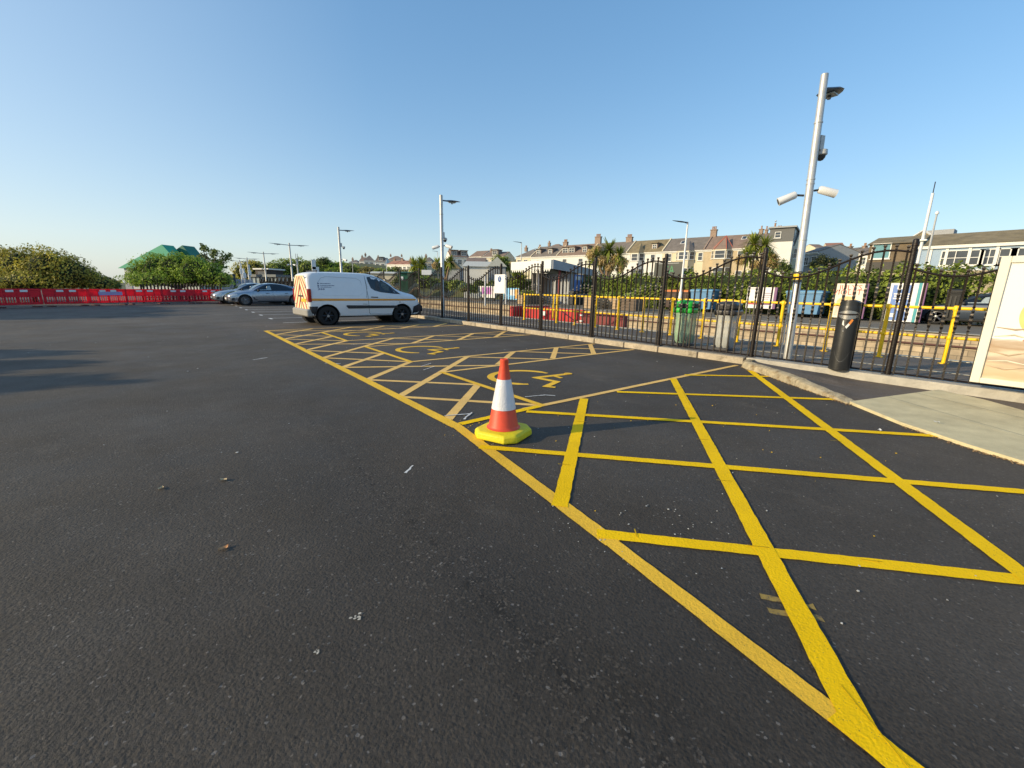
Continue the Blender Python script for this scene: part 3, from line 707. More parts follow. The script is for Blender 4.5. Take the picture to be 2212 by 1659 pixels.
# ------------------------------------------------------------------ lamp columns
M_GALV = mat('galvanised_steel', (.50, .50, .49), .42, .12, 7, .08, metal=.35, dirt=((.40, .39, .36), 9., .6))
M_LUM = mat('luminaire_grey', (.16, .19, .22), .4, .1, metal=.3)
M_WPL = mat('white_plastic', (.75, .75, .74), .35, .06)
M_DK = mat('dark_grey', (.04, .042, .045), .4, .2)
def head_mesh(mb, L_=.62, w_=.17, x0=0.):
    rings = []
    for u, k, h in ((0, .32, .05), (.1, .45, .07), (.3, .95, .075), (.5, 1., .06), (.75, .7, .04), (.92, .35, .025), (1., .08, .012)):
        rings.append([(x0+u*L_, w_*k*math.cos(2*PI*i/12), -.0+h*.5*math.sin(2*PI*i/12)*(1 if i < 6 else .7)+.02*u) for i in range(12)])
    return mb.loft(rings, True, True)
def camera_part(t, kind, loc, aim):
    # security camera built as a part of its column
    e = None
    mb = MB()
    d = Vector(aim).normalized(); p = Vector(loc)
    if kind == 'bullet':
        q = p-d*.13; r_ = p+d*.15
        mb.tube([q, q+d*.02, r_-d*.03, r_], [.045, .062, .067, .070], 12)
        o = mb.obj('security_camera', M_WPL, t, smooth=40)
        MB().tube([r_-d*.02, r_+d*.003], .05, 12).obj('camera_lens', M_DK, o)
        base = Vector((0, 0, p.z+.02)); b2 = base+(Vector((p.x, p.y, 0))).normalized()*.07
        MB().tube([b2, Vector((p.x, p.y, p.z-.0))-d*.1], .018, 6).obj('camera_bracket', M_DK, o)
    else:
        s_ = Vector((p.x, p.y, 0)).normalized()
        mb.box((s_.x*.10, s_.y*.10, p.z+.17), (.09, .09, .22), math.atan2(s_.y, s_.x))
        mb.tube([(s_.x*.12, s_.y*.12, p.z+.05), (p.x, p.y, p.z+.05)], .03, 8)
        mb.lathe([(.03, .09), (.085, .07), (.09, .0), (.078, -.01)], p, 14)
        o = mb.obj('security_camera', mat('camera_grey', (.5, .5, .48), .4), t, smooth=40)
        MB().lathe([(.07, -.01), (.062, -.05), (.035, -.085), (.005, -.095)], p, 14).obj('camera_lens', M_DK, o, smooth=50)
def lamp(label, x, y, H, arms, cams, band=False, group='tall galvanised lamp columns along the fence', zb=.1, r=.075, rz=0., collars=True):
    t = thing('lamp_column', label, 'lamp post', (x, y, zb), rz, group)
    mb = MB().tube([(0, 0, 0), (0, 0, 1.0), (0, 0, 1.02), (0, 0, H)], [r*1.12, r*1.12, r, r*.86], 16)
    if collars:
        for z in (H-.72, H*.66, H*.645, H*.45):
            mb.tube([(0, 0, z), (0, 0, z+.02)], r*1.02, 16)
    mb.obj('pole', M_GALV, t, smooth=40)
    for a in arms:
        ca, sa = math.cos(a[0]), math.sin(a[0])
        m1 = MB().tube([(0, 0, 0), (a[1]+.05, 0, 0)], .028, 8); br = m1.obj('arm', M_LUM, t, smooth=40)
        br.location = (0, 0, H-.19); br.rotation_euler = (0, -.03, a[0])
        m2 = head_mesh(MB(), a[2], a[3], a[1]); hd = m2.obj('luminaire', M_LUM, t, smooth=50); hd.location = br.location; hd.rotation_euler = br.rotation_euler
        m3 = MB().box((a[1]+a[2]*.42, 0, -.04), (a[2]*.4, a[3]*1.0, .02)); le = m3.obj('lens', mat('lamp_lens', (.35, .37, .33), .2, .2), hd)
        m4 = MB().lathe([(.028, -.10), (.028, -.03)], (a[1]+a[2]*.4, 0, 0), 8).obj('sensor', M_DK, hd)
    for c in cams: camera_part(t, *c)
    if band:
        MB().lathe([(r*1.0+.004, 1.45), (r+.006, 1.45), (r+.006, 1.55), (r+.004, 1.55)], n=16, caps=False).obj('band', M_YR, t, smooth=40)
        MB().lathe([(r+.004, 1.41), (r+.006, 1.41), (r+.006, 1.445), (r+.004, 1.445)], n=16, caps=False).lathe([(r+.004, 1.555), (r+.006, 1.555), (r+.006, 1.59), (r+.004, 1.59)], n=16, caps=False).obj('band_edge', M_DK, t)
    return t
LX = 8.72
lamp('tall grey lamp column with yellow band beside the cigarette bin', LX, 2.90, 4.68, [(0., .12, .50, .19)], [('dome', (.16, -.05, 3.5), (0, 0, -1)), ('bullet', (-.16, .26, 2.83), (-.45, .75, -.35)), ('bullet', (.17, -.20, 2.90), (.55, -.62, -.25))], True, r=.063).rotation_euler = (-.026, 0, 0)
MB().tube([(LX-.10, 2.99, .12), (LX-.10, 2.99, .30), (LX-.085, 2.97, .45), (LX-.085, 2.97, 1.35)], .014, 6).obj('conduit', M_GALV, bpy.data.objects['lamp_column'], smooth=50).matrix_parent_inverse = Matrix.Translation((-LX, -2.90, -.1))
lamp('grey lamp column in front of the railing just right of the white van', LX, 15.75, 4.75, [(0., .22, .66, .17)], [('dome', (.2, .1, 3.1), (0, 0, -1)), ('bullet', (.20, -.18, 2.83), (.5, -.7, -.25)), ('bullet', (-.16, .2, 2.8), (-.5, .7, -.2))])
lamp('single arm lamp column rising behind the roof of the white van', LX, 29.1, 4.85, [(0., .25, .75, .18)], [('dome', (.22, -.1, 3.6), (0, 0, -1)), ('bullet', (.2, -.2, 2.85), (.5, -.7, -.25))])
for i, (y, lab) in enumerate(((43.8, 'double arm lamp column closest to the back of the van'), (57.9, 'double arm lamp column second in the line behind the grey car'), (72.0, 'double arm lamp column third in the line behind the grey car'), (80.5, 'smallest double arm lamp column, leftmost of the line behind the car'))):
    lamp(lab, LX, y, 4.9, [(0., .5, 1.15, .17), (PI, .5, 1.15, .17)], [('bullet', (.22, -.2, 3.0), (.5, -.7, -.2)), ('bullet', (-.22, .1, 3.0), (-.6, -.6, -.2))] if i < 2 else [], False, 'double arm lamp columns beyond the van')

# ------------------------------------------------------------------ signs on the fence
def text_mesh(s_, size, name, m, parent, loc, rot, sx_=1.):
    cu = bpy.data.curves.new(name, 'FONT'); cu.body = s_; cu.size = size; cu.align_x = 'CENTER'; cu.align_y = 'CENTER'; cu.resolution_u = 2
    o = bpy.data.objects.new(name, cu); COL.objects.link(o); dg = bpy.context.evaluated_depsgraph_get()
    me = bpy.data.meshes.new_from_object(o.evaluated_get(dg)); bpy.data.objects.remove(o); bpy.data.curves.remove(cu)
    me.materials.clear(); me.materials.append(m)
    o = bpy.data.objects.new(name, me); COL.objects.link(o); o.parent = parent; o.location = loc; o.rotation_euler = rot; o.scale = (sx_, 1, 1); return o
RX = (PI/2, 0, -PI/2)     # a flat thing facing -X, read from the car park
M_SGN = mat('sign_white', (.78, .78, .77), .4, .05); M_BLUE = mat('sign_blue', (.03, .09, .28), .4, .08)
t = thing('parking_sign', 'white blank plate with a small blue round wheelchair emblem on the railing', 'sign', (FX-.055, 11.30, 1.455))
bevel(MB().rbox((0, 0, 0), (.012, .56, .60), .006).obj('plate', M_SGN, t), .004)
MB().add([(-.008, .075*math.cos(a)*1.25, .15+.085*math.sin(a)*1.1) for a in [i*PI/12 for i in range(24)]], [tuple(range(24))]).obj('emblem', M_BLUE, t)
mb = MB(); mb.add([(-.0105, .013*math.cos(a), .195+.013*math.sin(a)) for a in [i*PI/6 for i in range(12)]], [tuple(range(12))])
mb.add([(-.0105, y, z) for y, z in ((.012, .178), (-.004, .178), (-.010, .145), (-.04, .11), (-.033, .103), (.006, .135))], [tuple(range(6))])
mb.obj('symbol', M_SGN, t)
for i, (y, h, w_, lab) in enumerate(((21.2, 1.75, .5, 'small white plate on the railing right beside the van bonnet'),)):
    t = thing('sign', lab, 'sign', (FX-.055, y, 1.42)); MB().rbox((0, 0, 0), (.012, w_, .45), .005).obj('plate', M_SGN, t)

# ------------------------------------------------------------------ advert board on the right
PX = 8.12
t = thing('poster_board', 'tall cream framed advert board with orange disc and red letters', 'advert board', (PX, -.225, 0))
M_FR = mat('cream_frame', (.72, .69, .56), .4, .06, 3)
yl, zb_, zt_ = .77, .22, 1.80
mb = MB()
for c_, d_ in (((0, yl-.045, (zb_+zt_)/2), (.09, .09, zt_-zb_)), ((0, -yl+.045, (zb_+zt_)/2), (.09, .09, zt_-zb_)), ((0, 0, zt_-.04), (.09, 2*yl-.18, .08)), ((0, 0, zb_+.035), (.09, 2*yl-.18, .07))): mb.box(c_, d_)
bevel(mb.obj('frame', M_FR, t), .008, 2)
MB().box((.01, 0, (zb_+zt_)/2), (.05, 2*yl-.17, zt_-zb_-.13)).obj('back_panel', mat('board_grey', (.3, .3, .3), .6), t)
m = bpy.data.materials.new('poster_print'); m.use_nodes = True; nt_ = m.node_tree; N = nt_.nodes; L = nt_.links; b = N['Principled BSDF']; b.inputs['Roughness'].default_value = .25
tc = N.new('ShaderNodeTexCoord'); sp = N.new('ShaderNodeSeparateXYZ'); L.new(tc.outputs['Object'], sp.inputs[0])
no = N.new('ShaderNodeTexNoise'); no.inputs['Scale'].default_value = 1.6; no.inputs['Detail'].default_value = 4; mp = N.new('ShaderNodeMapping'); mp.inputs['Scale'].default_value = (1, 1.2, 5); L.new(tc.outputs['Object'], mp.inputs['Vector']); L.new(mp.outputs[0], no.inputs['Vector'])
ma = N.new('ShaderNodeMath'); ma.operation = 'MULTIPLY_ADD'; ma.inputs[1].default_value = .35; L.new(no.outputs['Fac'], ma.inputs[0]); L.new(sp.outputs['Z'], ma.inputs[2])
rp = N.new('ShaderNodeValToRGB'); cr = rp.color_ramp
for p_, c_ in ((.34, (.72, .66, .50)), (.50, (.56, .42, .26)), (.62, (.62, .48, .32)), (.70, (.42, .32, .24)), (.80, (.66, .56, .42)), (.88, (.40, .28, .18)), (.95, (.50, .40, .30)), (1.0, (.74, .73, .70))):
    e = cr.elements.new(p_); e.color = (*c_, 1)
cr.elements[0].color = (.72, .66, .5, 1); cr.elements[-1].color = (.76, .75, .73, 1)
L.new(ma.outputs[0], rp.inputs['Fac']); L.new(rp.outputs['Color'], b.inputs['Base Color'])
MB().poly([(-.018, -yl+.085, zb_+.07), (-.018, yl-.085, zb_+.07), (-.018, yl-.085, zt_-.08), (-.018, -yl+.085, zt_-.08)]).obj('poster', m, t)
disc = lambda r, cy, cz, x, k=1.: MB().add([(x, cy+r*math.cos(i*PI/20)*k, cz+r*math.sin(i*PI/20)) for i in range(40)], [tuple(range(40))])
disc(.30, .20, 1.10, -.0195).obj('disc', mat('poster_yellow', (.78, .55, .20), .3, .12, 4), t)
disc(.235, .17, 1.10, -.021).obj('disc', mat('poster_orange', (.72, .40, .09), .3, .35, 7), t)
M_RED = mat('poster_red', (.50, .04, .05), .4, .15, 12)
text_mesh('TE', .17, 'lettering', M_RED, t, (-.022, .27, 1.63), RX); text_mesh('U', .17, 'lettering', M_RED, t, (-.022, .32, 1.52), RX, 1.2)
text_mesh('N', .07, 'lettering', M_SGN, t, (-.022, .20, .83), RX); text_mesh('P', .06, 'lettering', M_SGN, t, (-.022, .20, .70), RX)
for k_, (z_, c_) in enumerate(((.93, .01), (.84, -.015), (.62, .02), (.52, -.01), (.44, .015))):
    MB().tube([(-.0195, .66, z_+c_), (-.0195, .5, z_-c_), (-.0195, .36, z_+c_*1.5), (-.0195, .2, z_), (-.0195, -.3, z_+c_), (-.0195, -.66, z_-c_)], [.004, .012, .006, .014, .008, .004], 5).obj('swirl', mat('poster_streak_light' if k_ % 2 else 'poster_streak_brown', (.74, .66, .50) if k_ % 2 else (.52, .40, .27), .5, .3, 5), t)
mb = MB(); mb.tube([(-.02, .42, .80), (-.02, .33, .77), (-.02, .26, .755), (-.02, .18, .78)], .012, 6); mb.obj('swirl', mat('poster_pink', (.66, .34, .26), .4, .2), t)
#--PART3--

# ------------------------------------------------------------------ vehicles
def ring_params(st, x):
    for a, b in zip(st, st[1:]):
        if a[0] <= x <= b[0]:
            t = (x-a[0])/max(1e-6, b[0]-a[0]); return [a[i]*(1-t)+b[i]*t for i in range(len(a))]
    return list(st[0] if x < st[0][0] else st[-1])
def half_ring(q):
    x, zb, zs, zr, w, wr = q
    return [(0, zb), (w*.84, zb), (w*.965, zb+.05), (w*.995, zb+.25*(zs-zb)), (w, zb+.55*(zs-zb)), (w*.985, zs-.02), (w*.965, zs+.03*min(1, (zr-zs)/.2)), (w*.965*.5+wr*.5, zs+.5*(zr-zs)), (wr, zr-.16*(zr-zs)), (wr*.93, zr-.06*(zr-zs)), (wr*.75, zr-.012), (0, zr)]
def side_y(st, x, z):
    h = half_ring(ring_params(st, x))[1:-1]
    for (y0, z0), (y1, z1) in zip(h, h[1:]):
        if z0 <= z <= z1 and z1 > z0: t = (z-z0)/(z1-z0); return y0*(1-t)+y1*t
    return h[-1][0] if z > h[-1][1] else h[0][0]
def body_mesh(st, n=40):
    x_ = sorted(set([s_[0] for s_ in st]+[st[0][0]+(st[-1][0]-st[0][0])*i/n for i in range(n+1)])); xs = [x_[0]]
    for v in x_[1:-1]:
        if v-xs[-1] > .03 and x_[-1]-v > .02: xs.append(v)
    xs.append(x_[-1])
    mb = MB(); rings = []
    for x in xs:
        h = half_ring(ring_params(st, x)); pts = [(x, y, z) for y, z in h]+[(x, -y, z) for y, z in reversed(h[1:-1])]
        rings.append(pts)
    return mb.loft(rings, True, True)
def cut_arches(o, wheels, r, wz, hw):
    for i, x in enumerate(wheels):
        c = MB().lathe([(r, -2), (r, 2)], (x, 0, wz), 32, 'y').obj('cutter', M_DK, o.parent)
        m = o.modifiers.new('b', 'BOOLEAN'); m.operation = 'DIFFERENCE'; m.object = c; m.solver = 'EXACT'
        dg = bpy.context.evaluated_depsgraph_get(); me = bpy.data.meshes.new_from_object(o.evaluated_get(dg)); o.modifiers.clear(); o.data = me
        bpy.data.objects.remove(c)
def vx(st, p): return [((x if x < 3 else 3+(x-3)*.80), z) for x, z in p] if st is VST else p
def panel(st, poly, side, off, name, m, parent, n=10):
    poly = vx(st, poly)
    # flat polygon in the x-z plane laid over the curved side
    P = []
    k = len(poly)
    for i in range(k):
        a, b = poly[i], poly[(i+1) % k]
        s_ = max(1, int(math.hypot(b[0]-a[0], b[1]-a[1])/.12))
        for j in range(s_): P.append((a[0]+(b[0]-a[0])*j/s_, a[1]+(b[1]-a[1])*j/s_))
    import bmesh
    bm = bmesh.new(); vs = [bm.verts.new((x, 0, z)) for x, z in P]; f = bm.faces.new(vs)
    bmesh.ops.triangulate(bm, faces=[f]); bmesh.ops.subdivide_edges(bm, edges=bm.edges[:], cuts=2, use_grid_fill=True)
    for v in bm.verts: v.co.y = side*(side_y(st, v.co.x, v.co.z)+off)
    me = bpy.data.meshes.new(name); bm.to_mesh(me); bm.free(); me.materials.append(m)
    me.polygons.foreach_set('use_smooth', [True]*len(me.polygons))
    o = bpy.data.objects.new(name, me); COL.objects.link(o); o.parent = parent; return o
def line_on(st, pts, side, r, name, m, parent, off=.0):
    pts = vx(st, pts)
    P = []
    for a, b in zip(pts, pts[1:]):
        s_ = max(1, int(math.hypot(b[0]-a[0], b[1]-a[1])/.08))
        for j in range(s_+1):
            x = a[0]+(b[0]-a[0])*j/s_; z = a[1]+(b[1]-a[1])*j/s_; P.append((x, side*(side_y(st, x, z)+off), z))
    return MB().tube(P, r, 5).obj(name, m, parent)
M_TYRE = mat('tyre_rubber', (.012, .012, .012), .85, .2, 20, .1)
M_GLASS = mat('dark_glass', (.006, .008, .011), .06, .1, 3, spec=.8)
M_GAP = mat('panel_gap', (.012, .012, .014), .7)
M_TRIM = mat('black_trim', (.018, .020, .024), .55, .15, 15)
def wheel(parent, x, y, r, w_, side, rimr, spokes, mrim, steel=False):
    wt = MB().lathe([(rimr, -w_/2), (r*.90, -w_/2), (r*.985, -w_/2+.03), (r, -w_/4), (r, w_/4), (r*.985, w_/2-.03), (r*.90, w_/2), (rimr, w_/2), (rimr*.97, w_/2-.03), (rimr*.95, -w_/2+.03)], n=36, axis='y', caps=False)
    o = wt.obj('wheel', M_TYRE, parent, smooth=35); o.location = (x, y, r)
    mb = MB(); yo = side*(w_/2-.025)
    mb.lathe([(rimr, yo-side*.06), (rimr, yo), (rimr*.93, yo+side*.004), (rimr*.9, yo-side*.03), (rimr*.9, yo-side*.06)], n=32, axis='y')
    for k in range(spokes):
        a = 2*PI*k/spokes
        for da, wd in (((0), .055),) if steel else (((-.14), .03), (.14, .03)):
            p0 = Vector((math.cos(a)*.05, yo-side*.012, math.sin(a)*.05)); p1 = Vector((math.cos(a+da)*rimr*.93, yo-side*.01, math.sin(a+da)*rimr*.93))
            mb.tube([p0, p1], [wd*.6, wd*.5], 6)
    mb.lathe([(.065, yo-side*.03), (.062, yo+side*.0), (.03, yo+side*.006)], n=16, axis='y')
    mb.obj('rim', mrim, o, smooth=40)
    MB().lathe([(rimr*.92, yo-side*.07), (.05, yo-side*.072)], n=24, axis='y').obj('brake_disc', M_GAP, o)
    return o

# ---- white panel van, x runs from the rear bumper to the nose
VST = [(.10, .36, 1.05, 1.62, .80, .66), (.14, .33, 1.05, 1.74, .855, .70), (.22, .31, 1.05, 1.80, .88, .72), (.45, .30, 1.05, 1.835, .895, .73), (1.0, .28, 1.05, 1.85, .90, .735), (1.7, .27, 1.05, 1.85, .90, .735), (2.15, .27, 1.05, 1.835, .90, .73),
       (2.45, .27, 1.06, 1.775, .90, .71), (2.75, .27, 1.06, 1.64, .90, .68), (3.0, .27, 1.06, 1.50, .90, .66), (3.25, .27, 1.05, 1.33, .895, .65), (3.48, .27, 1.02, 1.22, .89, .68), (3.7, .27, .99, 1.165, .885, .69), (3.95, .27, .95, 1.12, .88, .68), (4.15, .28, .90, 1.075, .87, .66), (4.30, .29, .83, 1.01, .84, .62), (4.40, .32, .74, .90, .77, .56), (4.44, .36, .62, .74, .66, .45)]
VST = [((s_[0] if s_[0] < 3 else 3+(s_[0]-3)*.80),)+s_[1:] for s_ in VST]
M_VAN = mat('van_white_paint', (.74, .745, .75), .32, .03, 3, coat=.5, dirt=((.60, .58, .55), 2.2, .66))
van = thing('white_van', 'white panel van with orange side stripe and chevron striped rear doors', 'van', (3.26, 15.83, 0), rad(3.0)); van.scale = (1, 1, .955)
b = body_mesh(VST).obj('body', M_VAN, van, smooth=38)
VW, VR = (.66, 3.34), .330
cut_arches(b, VW, .39, .345, .3)
for p_ in b.data.polygons: p_.use_smooth = True
b.data.set_sharp_from_angle(angle=rad(38))
MB().box((2.2, 0, .40), (3.9, 1.2, .3)).obj('underbody', M_GAP, van)
for x in VW:
    for s_ in (-1, 1):
        MB().lathe([(.387, s_*.845), (.387, s_*.5), (.01, s_*.5)], (x, 0, .345), 28, 'y', caps=False).obj('wheel_well', M_GAP, van)
    for s_ in (-1, 1): wheel(van, x, s_*.79, VR, .20, s_, .20, 6, mat('steel_rim', (.035, .036, .04), .45, .2, metal=.5), True)
    hb = MB().lathe([(.045, -.895), (.045, .895)], (x, 0, VR), 10, 'y').obj('hub', mat('hub_grey', (.3, .3, .3), .35, metal=.6), van)
WIN = [(2.10, 1.70), (2.28, 1.725), (2.55, 1.655), (2.82, 1.515), (3.08, 1.34), (3.42, 1.09), (3.08, 1.105), (2.55, 1.16), (2.32, 1.225), (2.20, 1.31), (2.12, 1.55)]
M_ORS = mat('van_stripe', (.80, .34, .04), .45, .08)
for s_ in (-1, 1):
    wd = panel(VST, WIN, s_, .006, 'side_window', M_GLASS, van)
    line_on(VST, [(2.95, 1.40), (3.0, 1.12)], s_, .012, 'window_bar', M_TRIM, wd, .008)
    panel(VST, [(2.35, 1.26), (2.42, 1.55), (2.52, 1.58), (2.55, 1.22)], s_, .009, 'seat_back', mat('seat_grey', (.05, .055, .06), .7), wd)
    panel(VST, [(2.62, 1.56), (2.84, 1.46), (2.92, 1.38), (2.90, 1.22), (2.72, 1.24), (2.60, 1.38)], s_, .009, 'painted_window_light', mat('painted_see_through', (.07, .08, .07), .1, .7, 14), wd)  # lighter patch painted on the glass for the view through it
    panel(VST, [(.12, .93), (4.12, .915), (4.2, .88), (4.12, .85), (.12, .85)], s_, .004, 'side_stripe', M_ORS, van)
    panel(VST, [(1.26, .67), (1.30, .695), (3.12, .665), (3.22, .62), (3.2, .575), (1.34, .575)], s_, .016, 'side_moulding', M_TRIM, van)
    line_on(VST, [(2.02, 1.80), (2.05, 1.2), (2.08, .42), (2.12, .36), (3.05, .345), (3.2, .40), (3.26, .62)], s_, .006, 'door_gap', M_GAP, van)
    line_on(VST, [(2.02, 1.72), (2.07, 1.35), (2.0, .95)], s_, .005, 'door_gap', M_GAP, van)
    line_on(VST, [(.42, 1.18), (.42, 1.45), (.55, 1.62), (.72, 1.67), (1.72, 1.64), (1.86, 1.55), (1.88, 1.4)], s_, .006, 'panel_crease', mat('crease_grey', (.42, .43, .45), .5), van)
    line_on(VST, [(1.88, 1.12), (1.75, 1.02), (.6, 1.04), (.45, 1.10)], s_, .003, 'panel_crease', mat('crease_grey', (.42, .43, .45)), van)
    panel(VST, [(2.16, .995), (2.42, .99), (2.42, .96), (2.16, .965)], s_, .02, 'door_handle', M_TRIM, van)
    panel(VST, [(1.86, .74), (2.02, .735), (2.02, .715), (1.86, .72)], s_, .004, 'badge', mat('badge_grey', (.25, .27, .28), .3), van)
    mb = MB().lathe([(.001, 0), (.02, .0), (.02, .012)], (3.26, s_*.905, .80), 10, 'y'); mb.obj('side_repeater', mat('amber', (.4, .2, .05), .3), van)
    # black lower rear corner and front bumper
    panel(VST, [(.105, .37), (.105, .66), (.36, .66), (.30, .62), (.245, .50), (.24, .36), (.2, .33)], s_, .018, 'rear_bumper_corner', M_TRIM, van)
    panel(VST, [(3.98, .50), (4.02, .62), (4.30, .70), (4.52, .78), (4.62, .70), (4.62, .40), (4.50, .33), (4.06, .29), (3.96, .34)], s_, .018, 'bumper_corner', M_TRIM, van)
    # mirrors
    mir = MB().rbox((3.10, s_*1.02, 1.16), (.12, .17, .22), .04); mo = mir.obj('wing_mirror', M_TRIM, van, smooth=40) if s_ > 0 else None
    panel(VST, [(4.10, 1.00), (4.25, 1.01), (4.48, .92), (4.50, .82), (4.36, .80)], s_, .008, 'headlight', mat('headlight_glass', (.55, .58, .6), .08, spec=.8), van)
    # arch liners
    for x in VW:
        P = [(x+.392*math.cos(a), s_*(side_y(VST, x, .55)-.012), .345+.392*math.sin(a)) for a in [PI*i/16 for i in range(17)]]
        MB().tube(P, .012, 5).obj('arch_lip', M_TRIM, van)
# the small text and icons on the side
M_TXT = mat('van_lettering', (.05, .07, .16), .5)
def van_text():
    x0 = .42; rnd = random.Random(3)
    for z, L_ in ((1.435, .34), (1.37, .47), (1.315, .36)):
        o = panel(VST, [(x0+.02+.03*math.cos(i*PI/5), z+.018*math.sin(i*PI/5)) for i in range(10)], -1, .005, 'icon', M_TXT, van)
        x = x0+.08; k = 0
        mb = MB()
        while x < x0+.06+L_:
            w_ = rnd.uniform(.014, .03); h = rnd.choice((.011, .011, .017)); y = -(side_y(VST, x, z)+.004)
            mb.add([(x, y, z-.011), (x+w_, y, z-.011), (x+w_, y, z-.011+h+.006), (x, y, z-.011+h+.006)], [(0, 1, 2, 3)]); x += w_+.005
        o = mb.obj('lettering', M_TXT, van)
    for i in range(3):
        o = panel(VST, [(x0+.035+.07*i+.028*math.cos(a*PI/6), 1.245+.028*math.sin(a*PI/6)) for a in range(12)], -1, .005, 'icon', M_TXT, van)
        c = panel(VST, [(x0+.035+.07*i+.012*math.cos(a*PI/4), 1.245+.012*math.sin(a*PI/4)) for a in range(8)], -1, .008, 'symbol', M_VAN, o)
van_text()
# rear: chevrons, lights, plate, bumper
rx = .092
M_CHY = mat('chevron_cream', (.88, .76, .46), .45, .08); M_CHR = mat('chevron_red', (.50, .10, .07), .45, .08)
def rw(z): return side_y(VST, .11, z)-.06
rear = MB(); N_ = 10
zs_ = [.50+(1.70-.50)*i/N_ for i in range(N_+1)]
rear.add([(rx, -rw(z), z) for z in zs_]+[(rx, rw(z), z) for z in zs_], [(i, i+1, N_+2+i, N_+1+i) for i in range(N_)])
rd = rear.obj('rear_door', M_CHY, van)
mb = MB()
for s_ in (-1, 1):
    for k in range(-1, 6):
        z0 = .45+k*.42
        q = []
        for (u, dz) in ((.02, 0), (.98, -.95), (.98, -.79), (.02, .16)):
            z = z0+dz; q.append((u, z))
        # clip to the door
        import itertools
        def clip(poly, zlim, keep):
            out = []
            for i in range(len(poly)):
                a, b_ = poly[i], poly[(i+1) % len(poly)]
                ia, ib = keep(a[1]), keep(b_[1])
                if ia: out.append(a)
                if ia != ib: t = (zlim-a[1])/(b_[1]-a[1]); out.append((a[0]+(b_[0]-a[0])*t, zlim))
            return out
        q = clip(q, .50, lambda z: z >= .50); q = clip(q, 1.68, lambda z: z <= 1.68) if q else q
        if len(q) >= 3: mb.poly([(rx-.004, s_*u*rw(z), z) for u, z in q])
mb.obj('chevron', M_CHR, rd)
MB().box((rx-.008, 0, 1.08), (.006, .025, 1.1)).obj('door_gap', M_GAP, van)
MB().box((rx-.012, -.35, .86), (.016, .5, .11)).obj('number_plate', mat('plate_yellow', (.75, .52, .04), .4), van)
text_mesh('WX12 KJE', .075, 'lettering', M_GAP, van, (rx-.022, -.35, .86), RX) if False else None
MB().box((rx-.012, -.05, 1.0), (.02, .5, .05)).obj('door_handle', M_TRIM, van)
for s_ in (-1, 1):
    mb = MB().rbox((.135, s_*.825, 1.03), (.11, .13, .44), .035, n=3); mb.obj('rear_light', mat('rear_light_red', (.32, .01, .01), .15, .15, 20, spec=.7), van, smooth=40)
    for z in (1.62, 1.3, .72): MB().box((rx-.01, s_*.62, z), (.03, .05, .05)).obj('hinge', M_VAN, van)
mb = MB().rbox((.12, 0, .44), (.24, 1.72, .26), .09, n=4); mb.obj('rear_bumper', mat('grey_bumper', (.30, .29, .27), .5, .1), van, smooth=40)
mb = MB().rbox((4.06, 0, .50), (.26, 1.62, .46), .12, n=4); mb.obj('front_bumper', M_TRIM, van, smooth=40)
ws = MB(); R_ = []
for x, zo in ((2.50, 0), (2.8, 0), (3.1, 0), (3.34, 0)):
    q = ring_params(VST, x); R_.append([(x+.006, y*q[5]*.92, q[3]+.010-.02*abs(y)**3) for y in (-1, -.6, -.2, .2, .6, 1)])
ws.loft(R_, False, False).obj('windscreen', M_GLASS, van, smooth=60)
MB().tube([(.5, -.55, 1.86), (.5, .55, 1.86)], .02, 6).tube([(.5, -.5, 1.80), (.5, -.5, 1.87)], .02, 6).tube([(.5, .5, 1.80), (.5, .5, 1.87)], .02, 6).obj('roof_bar', M_TRIM, van)

